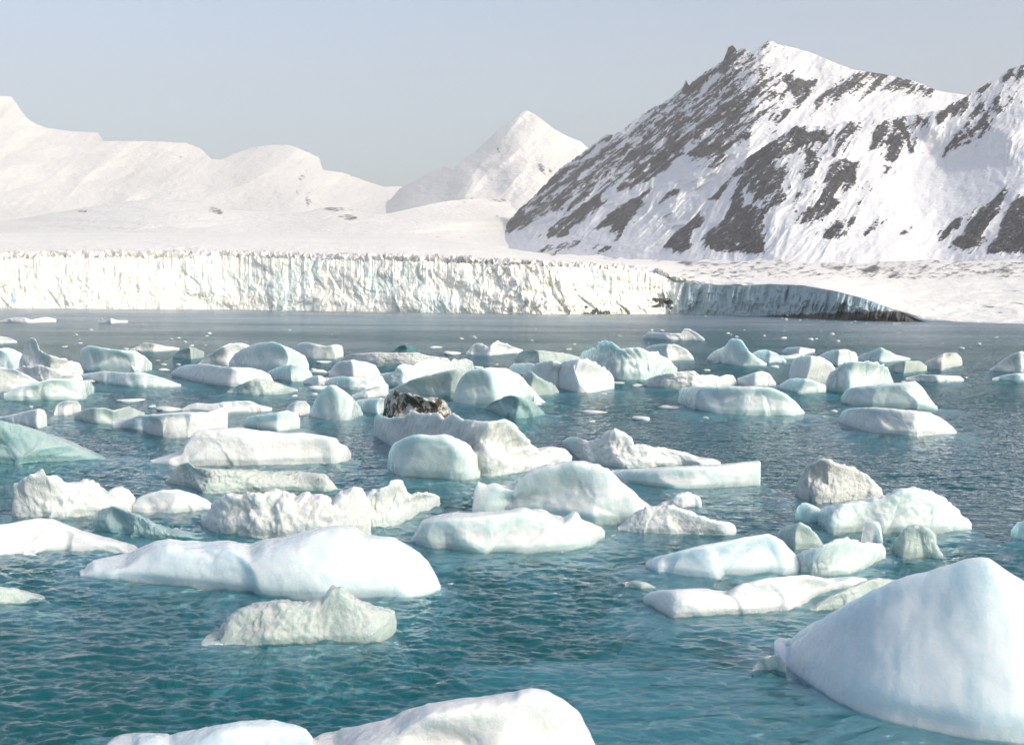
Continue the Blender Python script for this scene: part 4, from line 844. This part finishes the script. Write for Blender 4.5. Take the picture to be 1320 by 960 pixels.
B('ice_floe', 'ice floe', 'long dirt lined white floe far back left of centre', R2([(118, 190), (140, 175), (160, 168), (250, 163), (330, 165), (400, 163), (470, 177), (530, 184), (548, 205)]), R2([(118, 196), (150, 205), (250, 212), (400, 218), (548, 218)]), 'dusty', 0.22, 2.5, 0.06, 0.12, 0, 64, sub=0.2)
B('iceberg', 'iceberg', 'white iceberg with round knobs in front of the long dirt lined floe', R2([(272, 245), (325, 238), (335, 215), (362, 205), (400, 215), (430, 195), (470, 185), (500, 190), (540, 200), (555, 185), (575, 190), (600, 186), (625, 195), (634, 218)]), R2([(272, 285), (340, 298), (420, 292), (500, 276), (570, 256), (634, 230)]), 'pale', 0.35, 2.4, 0.07, 0.14, 0, 65, sub=0.3)
B('ice_chunk', 'ice chunk', 'dark teal bump of bare glassy ice far back behind the dirt lined floe', R2([(316, 160), (332, 144), (350, 134), (380, 135), (405, 146), (427, 160)]), R2([(316, 166), (370, 169), (427, 166)]), 'deep_teal', 0.45, 2.1, 0.05, 0.04, 0, 66, sub=0)
B('iceberg', 'iceberg', 'big smooth white dome right behind the dirt caked block', R2([(553, 345), (560, 310), (570, 280), (590, 250), (615, 233), (640, 225), (700, 220), (760, 225), (800, 245), (840, 283), (880, 328), (908, 352)]), R2([(553, 352), (600, 366), (680, 371), (760, 366), (840, 362), (908, 356)]), 'pale', 0.5, 2.3, 0.04, 0, 0.02, 67, sub=0.4)
B('iceberg', 'iceberg', 'shaded grey green sloping shoulder of ice at the left of the big smooth dome', R2([(305, 308), (380, 276), (450, 251), (520, 235), (580, 224), (612, 228), (620, 250)]), R2([(305, 318), (430, 334), (560, 340), (620, 336)]), 'clear', 0.35, 2.3, 0.06, 0.06, 0.03, 68, sub=0.3)  # shaded left slope of the dome, its shade put into the ice colour
B('iceberg', 'clear ice', 'see through pointed ice lump in front of the big smooth dome', R2([(675, 374), (700, 356), (730, 342), (768, 327), (810, 333), (850, 348), (880, 368), (905, 396)]), R2([(675, 380), (720, 404), (790, 424), (860, 418), (905, 400)]), 'teal', 0.5, 2.1, 0.06, 0.05, 0.04, 69, sub=0.35)
B('ice_chunk', 'clear ice', 'greyish slope of ice on the right flank of the big smooth dome', R2([(795, 260), (815, 242), (850, 234), (900, 268), (945, 288), (962, 312)]), R2([(795, 322), (860, 336), (910, 334), (962, 318)]), 'clear', 0.5, 2.2, 0.06, 0.05, 0.03, 70, sub=0.3)
B('iceberg', 'iceberg', 'white broken ridge of ice right of the big smooth dome', R2([(768, 222), (785, 205), (830, 205), (870, 208), (910, 194), (950, 194), (985, 210), (1012, 250)]), R2([(768, 240), (860, 292), (940, 304), (1012, 302)]), 'white', 0.4, 2.4, 0.07, 0.09, 0, 71, sub=0.3)
B('iceberg', 'iceberg', 'rounded white iceberg with a stained cap, right end of the broken ridge', R2([(955, 235), (975, 205), (1005, 191), (1060, 190), (1105, 202), (1148, 232), (1168, 252), (1175, 275)]), R2([(955, 298), (1030, 318), (1100, 319), (1175, 302)]), 'white', 0.5, 2.6, 0.06, 0.08, 0.02, 72, sub=0.35)
B('ice_chunk', 'ice chunk', 'pinkish white ice lump with two peaks far back behind the big smooth dome', R2([(602, 162), (618, 145), (632, 130), (660, 125), (688, 142), (705, 128), (722, 118), (758, 130), (790, 143), (822, 152)]), R2([(602, 170), (700, 176), (822, 164)]), 'white', 0.35, 2.3, 0.08, 0.12, 0, 73, sub=0.2)
B('ice_chunk', 'ice chunk', 'low grey green floe behind the white broken ridge', R2([(792, 190), (805, 165), (825, 154), (900, 155), (1000, 168), (1050, 182)]), R2([(792, 206), (870, 214), (960, 206), (1050, 194)]), 'clear', 0.35, 2.2, 0.06, 0.04, 0, 74, sub=0.25)
# ---- right of centre, further out
B('iceberg', 'iceberg', 'wide white iceberg with a square knob on its crest, far back right of centre', [(745, 466), (750, 454), (768, 448), (772, 441), (782, 439), (791, 442), (800, 450), (822, 448), (842, 454), (860, 462), (873, 475)], [(745, 470), (765, 482), (790, 491), (830, 491), (873, 480)], 'pale', 0.35, 2.4, 0.07, 0.08, 0, 75, sub=0.3)
B('iceberg', 'iceberg', 'white rounded ice heap directly behind the wide square knobbed iceberg', R3([(66, 138), (90, 118), (130, 111), (180, 111), (210, 125), (232, 145), (240, 158)]), R3([(66, 152), (150, 168), (240, 162)]), 'white', 0.4, 2.3, 0.06, 0.08, 0, 76, sub=0.2)
B('ice_floe', 'ice floe', 'crumbly snow white floe below the wide square knobbed iceberg', R3([(76, 242), (95, 222), (115, 214), (160, 206), (200, 199), (240, 201), (258, 212), (300, 212), (320, 218), (345, 209), (368, 212), (382, 236)]), R3([(76, 246), (150, 258), (250, 259), (330, 252), (382, 241)]), 'rubble', 0.28, 2.4, 0.06, 0.15, 0, 77, sub=0.2)
B('ice_chunk', 'ice chunk', 'small smooth white mound right of the crumbly snow white floe', R3([(382, 222), (410, 212), (430, 205), (460, 198), (485, 206), (508, 236)]), R3([(382, 242), (440, 250), (508, 246)]), 'white', 0.4, 2.2, 0.05, 0.03, 0, 78, sub=0.2)
B('iceberg', 'iceberg', 'large flat tortoise backed pale iceberg, right of centre in open water', R3([(188, 292), (190, 265), (200, 253), (250, 250), (320, 250), (420, 248), (480, 251), (530, 268), (570, 296), (602, 332)]), R3([(188, 298), (230, 323), (300, 338), (400, 345), (480, 349), (560, 349), (602, 337)]), 'pale', 0.38, 2.5, 0.04, 0.02, 0.02, 79, sub=0.5)
B('iceberg', 'iceberg', 'steep white iceberg tapering to one peak, far back at the right', R3([(283, 155), (300, 138), (325, 125), (345, 112), (355, 96), (378, 90), (395, 96), (408, 118), (420, 135), (440, 150), (478, 172)]), R3([(283, 160), (350, 177), (420, 184), (478, 180)]), 'pale', 0.5, 2.0, 0.06, 0.06, 0.05, 80, sub=0.25)
B('ice_chunk', 'ice chunk', 'bluish ice block at the right foot of the steep single peaked iceberg', R3([(428, 142), (450, 131), (475, 128), (510, 140), (542, 164)]), R3([(428, 150), (480, 172), (542, 170)]), 'smooth', 0.4, 2.4, 0.05, 0.04, 0, 81, sub=0.2)
B('ice_floe', 'ice floe', 'short pinkish white strip of ice behind the bluish ice block', R3([(528, 132), (545, 122), (580, 119), (636, 127)]), R3([(528, 140), (590, 150), (636, 136)]), 'white', 0.3, 2.4, 0.05, 0.08, 0, 82, sub=0.1)
B('iceberg', 'iceberg', 'round white ice boulder at the left end of the right hand ice heap', R3([(552, 200), (562, 165), (580, 152), (605, 147), (650, 151), (690, 175), (714, 205)]), R3([(552, 238), (620, 253), (714, 244)]), 'white', 0.5, 2.4, 0.05, 0.06, 0.02, 83, sub=0.25)
B('ice_chunk', 'ice chunk', 'flat topped white block at the back of the right hand ice heap', R3([(648, 150), (665, 140), (690, 130), (740, 128), (770, 139), (776, 158)]), R3([(648, 165), (710, 182), (776, 176)]), 'white', 0.4, 2.8, 0.05, 0.06, 0, 84, sub=0.15)
B('iceberg', 'iceberg', 'central white mass of the right hand ice heap, broad and lumpy', R3([(666, 250), (680, 215), (695, 198), (740, 170), (800, 167), (860, 177), (880, 205), (893, 236)]), R3([(666, 262), (760, 279), (850, 268), (893, 250)]), 'pale', 0.5, 2.3, 0.07, 0.10, 0.02, 85, sub=0.3)
B('ice_floe', 'ice floe', 'dim low ice shelf at the left foot of the right hand ice heap', R3([(518, 245), (540, 230), (570, 221), (620, 226), (672, 246)]), R3([(518, 256), (600, 274), (672, 268)]), 'pale', 0.35, 2.3, 0.05, 0.05, 0, 86, sub=0.3)
B('iceberg', 'iceberg', 'smooth pale iceberg rising to the right, front of the right hand ice heap', R3([(720, 285), (735, 262), (760, 252), (800, 248), (860, 240), (920, 235), (960, 231), (985, 250), (1008, 285), (1036, 316)]), R3([(720, 300), (760, 314), (850, 321), (940, 325), (1036, 324)]), 'pale', 0.38, 2.3, 0.05, 0.02, 0.04, 87, sub=0.35)
B('iceberg', 'iceberg', 'low white iceberg with a ribbed front, nearest below the right hand ice heap', R3([(713, 352), (725, 330), (745, 321), (800, 318), (880, 320), (960, 327), (1010, 335), (1050, 355), (1085, 380), (1099, 396)]), R3([(713, 362), (760, 388), (820, 405), (900, 412), (980, 416), (1050, 409), (1099, 401)]), 'white', 0.38, 2.4, 0.04, 0.03, 0.03, 88, sub=0.5)
B('ice_chunk', 'ice chunk', 'triangular pale ice hill far back right of the right hand ice heap', R3([(773, 152), (800, 140), (830, 130), (850, 121), (875, 133), (900, 146), (948, 156)]), R3([(773, 163), (860, 171), (948, 162)]), 'pale', 0.35, 2.2, 0.06, 0.06, 0, 89, sub=0.2)
B('ice_chunk', 'ice chunk', 'beige dust coloured ice lump far back at the right', R3([(985, 182), (1000, 165), (1030, 152), (1060, 140), (1098, 139), (1114, 155), (1118, 168)]), R3([(985, 192), (1060, 196), (1118, 178)]), 'dusty', 0.45, 2.4, 0.08, 0.10, 0, 90, sub=0.15)
B('ice_chunk', 'ice chunk', 'flat grey brown dirty ice left of the beige dust coloured lump', R3([(868, 182), (900, 172), (930, 165), (980, 166), (1002, 182)]), R3([(868, 196), (930, 208), (1002, 197)]), 'clear_dirty', 0.35, 2.3, 0.06, 0.06, 0, 91, sub=0.15)
B('ice_floe', 'ice floe', 'thin white strip floe in front of the beige dust coloured lump', R3([(933, 220), (980, 210), (1050, 212), (1110, 215), (1122, 225)]), R3([(933, 230), (1030, 236), (1122, 233)]), 'rubble', 0.2, 2.5, 0.05, 0.12, 0, 92, sub=0.1)
B('iceberg', 'iceberg', 'pointed white iceberg cut by the right edge, far back', R3([(1208, 192), (1235, 178), (1255, 165), (1280, 142), (1310, 134), (1350, 145), (1385, 175)]), R3([(1208, 197), (1300, 204), (1385, 200)]), 'white', 0.4, 2.3, 0.07, 0.08, 0, 93, sub=0.2)
B('ice_floe', 'ice floe', 'flat pale floe at the right edge just below the pointed white iceberg', R3([(1215, 222), (1260, 210), (1300, 205), (1385, 206)]), R3([(1215, 229), (1300, 234), (1385, 232)]), 'pale', 0.3, 2.5, 0.05, 0.05, 0, 94, sub=0.2)
B('ice_floe', 'ice floe', 'narrow white floe with raised right end, farthest larger ice right of centre', R3([(73, 85), (92, 70), (130, 73), (160, 76), (198, 74), (208, 59), (225, 62), (250, 75), (275, 93)]), R3([(73, 92), (160, 97), (275, 99)]), 'white', 0.22, 2.6, 0.06, 0.10, 0, 95, sub=0.1)
B('ice_floe', 'ice floe', 'faint white floe far out near the glacier at the upper left', R1([(-10, 42), (40, 30), (90, 26), (120, 36), (180, 25), (218, 34)]), R1([(-10, 46), (100, 49), (218, 45)]), 'white', 0.2, 2.6, 0.05, 0.10, 0, 96, sub=0)
B('ice_chunk', 'ice chunk', 'two bumped white chunk far out, right of the faint floe near the glacier', R1([(380, 42), (392, 26), (405, 42), (430, 30), (450, 38), (494, 38)]), R1([(380, 48), (430, 50), (494, 48)]), 'white', 0.25, 2.6, 0.05, 0.08, 0, 97, sub=0)
B('ice_floe', 'ice floe', 'thin white floe with a dark wet foot above the gap in the left ice', R1([(500, 152), (530, 140), (560, 124), (600, 130), (640, 138), (694, 145)]), R1([(500, 157), (600, 160), (694, 154)]), 'dusty', 0.22, 2.4, 0.05, 0.10, 0, 98, sub=0.1)
B('ice_floe', 'ice floe', 'small white floe at the far left edge above the cluster', R1([(-60, 110), (0, 100), (30, 104), (66, 120)]), R1([(-60, 126), (0, 130), (66, 125)]), 'white', 0.25, 2.4, 0.05, 0.06, 0, 99, sub=0.1)
B('ice_chunk', 'clear ice', 'pale grey ice slab between the dirt lined strip and the slanting white slab', R1([(668, 172), (700, 150), (740, 140), (790, 160)]), R1([(668, 184), (730, 192), (790, 180)]), 'clear', 0.35, 2.2, 0.06, 0.05, 0, 100, sub=0.2)

# ---- brash: small bits of ice one could count, copies of a few shapes
def brash():
    rs = random.Random(11)
    protos = []
    for k in range(5):
        nr, nc = 7, 12
        th = np.linspace(0, 2 * np.pi, nc, endpoint=False); ph = np.linspace(-0.45 * np.pi, 0.5 * np.pi, nr)
        X = np.cos(ph)[:, None] * np.cos(th)[None]; Y = np.cos(ph)[:, None] * np.sin(th)[None] * 0.7; Z = np.sin(ph)[:, None] * 0.42 + 0 * X
        q = 1 + 0.55 * noise(X * 1.3 + k * 9, Y * 1.3, Z * 2, 500 + k) + 0.35 * noise(X * 3 + k * 9, Y * 3, Z * 3, 510 + k)
        P = np.stack([X * q, Y * q, Z * q], -1)
        protos.append(raw_mesh('brash_ice', P.reshape(-1, 3), grid_faces(nr, nc, True), M[['white', 'pale', 'rubble'][k % 3]]))
    spots = []
    for i in range(46):                                    # scattered over the far water
        spots.append((rs.uniform(-20, 1340), rs.uniform(424, 447), rs.uniform(2, 7)))
    for i in range(34):                                    # a belt of fragments below the shaded ice cliff
        x = rs.uniform(840, 1190); spots.append((x, crv(SHORE, x) + rs.uniform(1.0, 4.0), rs.uniform(1.5, 4)))
    for i in range(16):                                    # the line of fragments in front of the cliff on the left
        x = rs.uniform(0, 800); spots.append((x, crv(SHORE, x) + rs.uniform(1, 9), rs.uniform(1.5, 4)))
    for x, y, w in [(950, 434, 6), (1010, 436, 9), (1045, 438, 10), (1052, 437, 6), (985, 433, 5), (1262, 444, 7), (1240, 449, 9), (1080, 440, 6), (690, 424, 4), (840, 426, 6), (895, 432, 7), (1165, 494, 10), (1245, 487, 8), (1200, 489, 6)]:
        spots.append((x, y, w))
    near = [(575, 528, 5), (300, 521, 8), (478, 487, 7), (668, 620, 6), (790, 690, 8), (806, 752, 10), (1093, 668, 7), (470, 612, 5), (118, 690, 8), (258, 700, 8), (300, 655, 5), (610, 642, 8), (640, 470, 6), (730, 470, 6), (862, 470, 8), (1075, 530, 8), (1062, 537, 6), (985, 640, 6), (1005, 800, 8), (500, 800, 5), (246, 693, 10), (262, 560, 5), (230, 470, 7), (212, 470, 8)]
    first = set()
    for i in range(92):                                    # slush and growlers in the denser parts of the field
        x, y = rs.gauss(rs.choice([110, 300, 430, 640, 830, 980]), 70), rs.uniform(446, 545)
        near.append((x, y, rs.choice([6, 9, 14, 22, 32])))
    for i in range(22):
        near.append((rs.uniform(20, 1300), rs.uniform(560, 800), rs.choice([4, 5, 7, 10])))
    for n, (x, y, w) in enumerate(spots + [(a, b, c) for a, b, c in near]):
        k = rs.randrange(5)
        o = protos[k]
        if k in first:
            o = protos[k].copy(); scene.collection.objects.link(o)
        first.add(k)
        D = float(water_depth(x, y)); s = 0.5 * w * D / FOC
        p = at_depth(np.float64(x), np.float64(y), D)
        o.location = (p[0], p[1], 0.02 * s); o.rotation_euler = (0, 0, rs.uniform(0, 6.28)); o.scale = (s, s * rs.uniform(0.7, 1.3), s * rs.uniform(0.6, 1.2) * (1 if w < 12 else 0.55))
        o['category'] = 'brash ice'
        if n < len(spots):
            o['label'] = 'tiny white fragment of drift ice on the far water towards the glacier'; o['group'] = 'brash ice fragments on the far water'
        else:
            o['label'] = 'little loose fragment of ice afloat between the larger icebergs'; o['group'] = 'brash ice fragments between the icebergs'
    for k in range(5):
        if k not in first: bpy.data.objects.remove(protos[k])
brash()
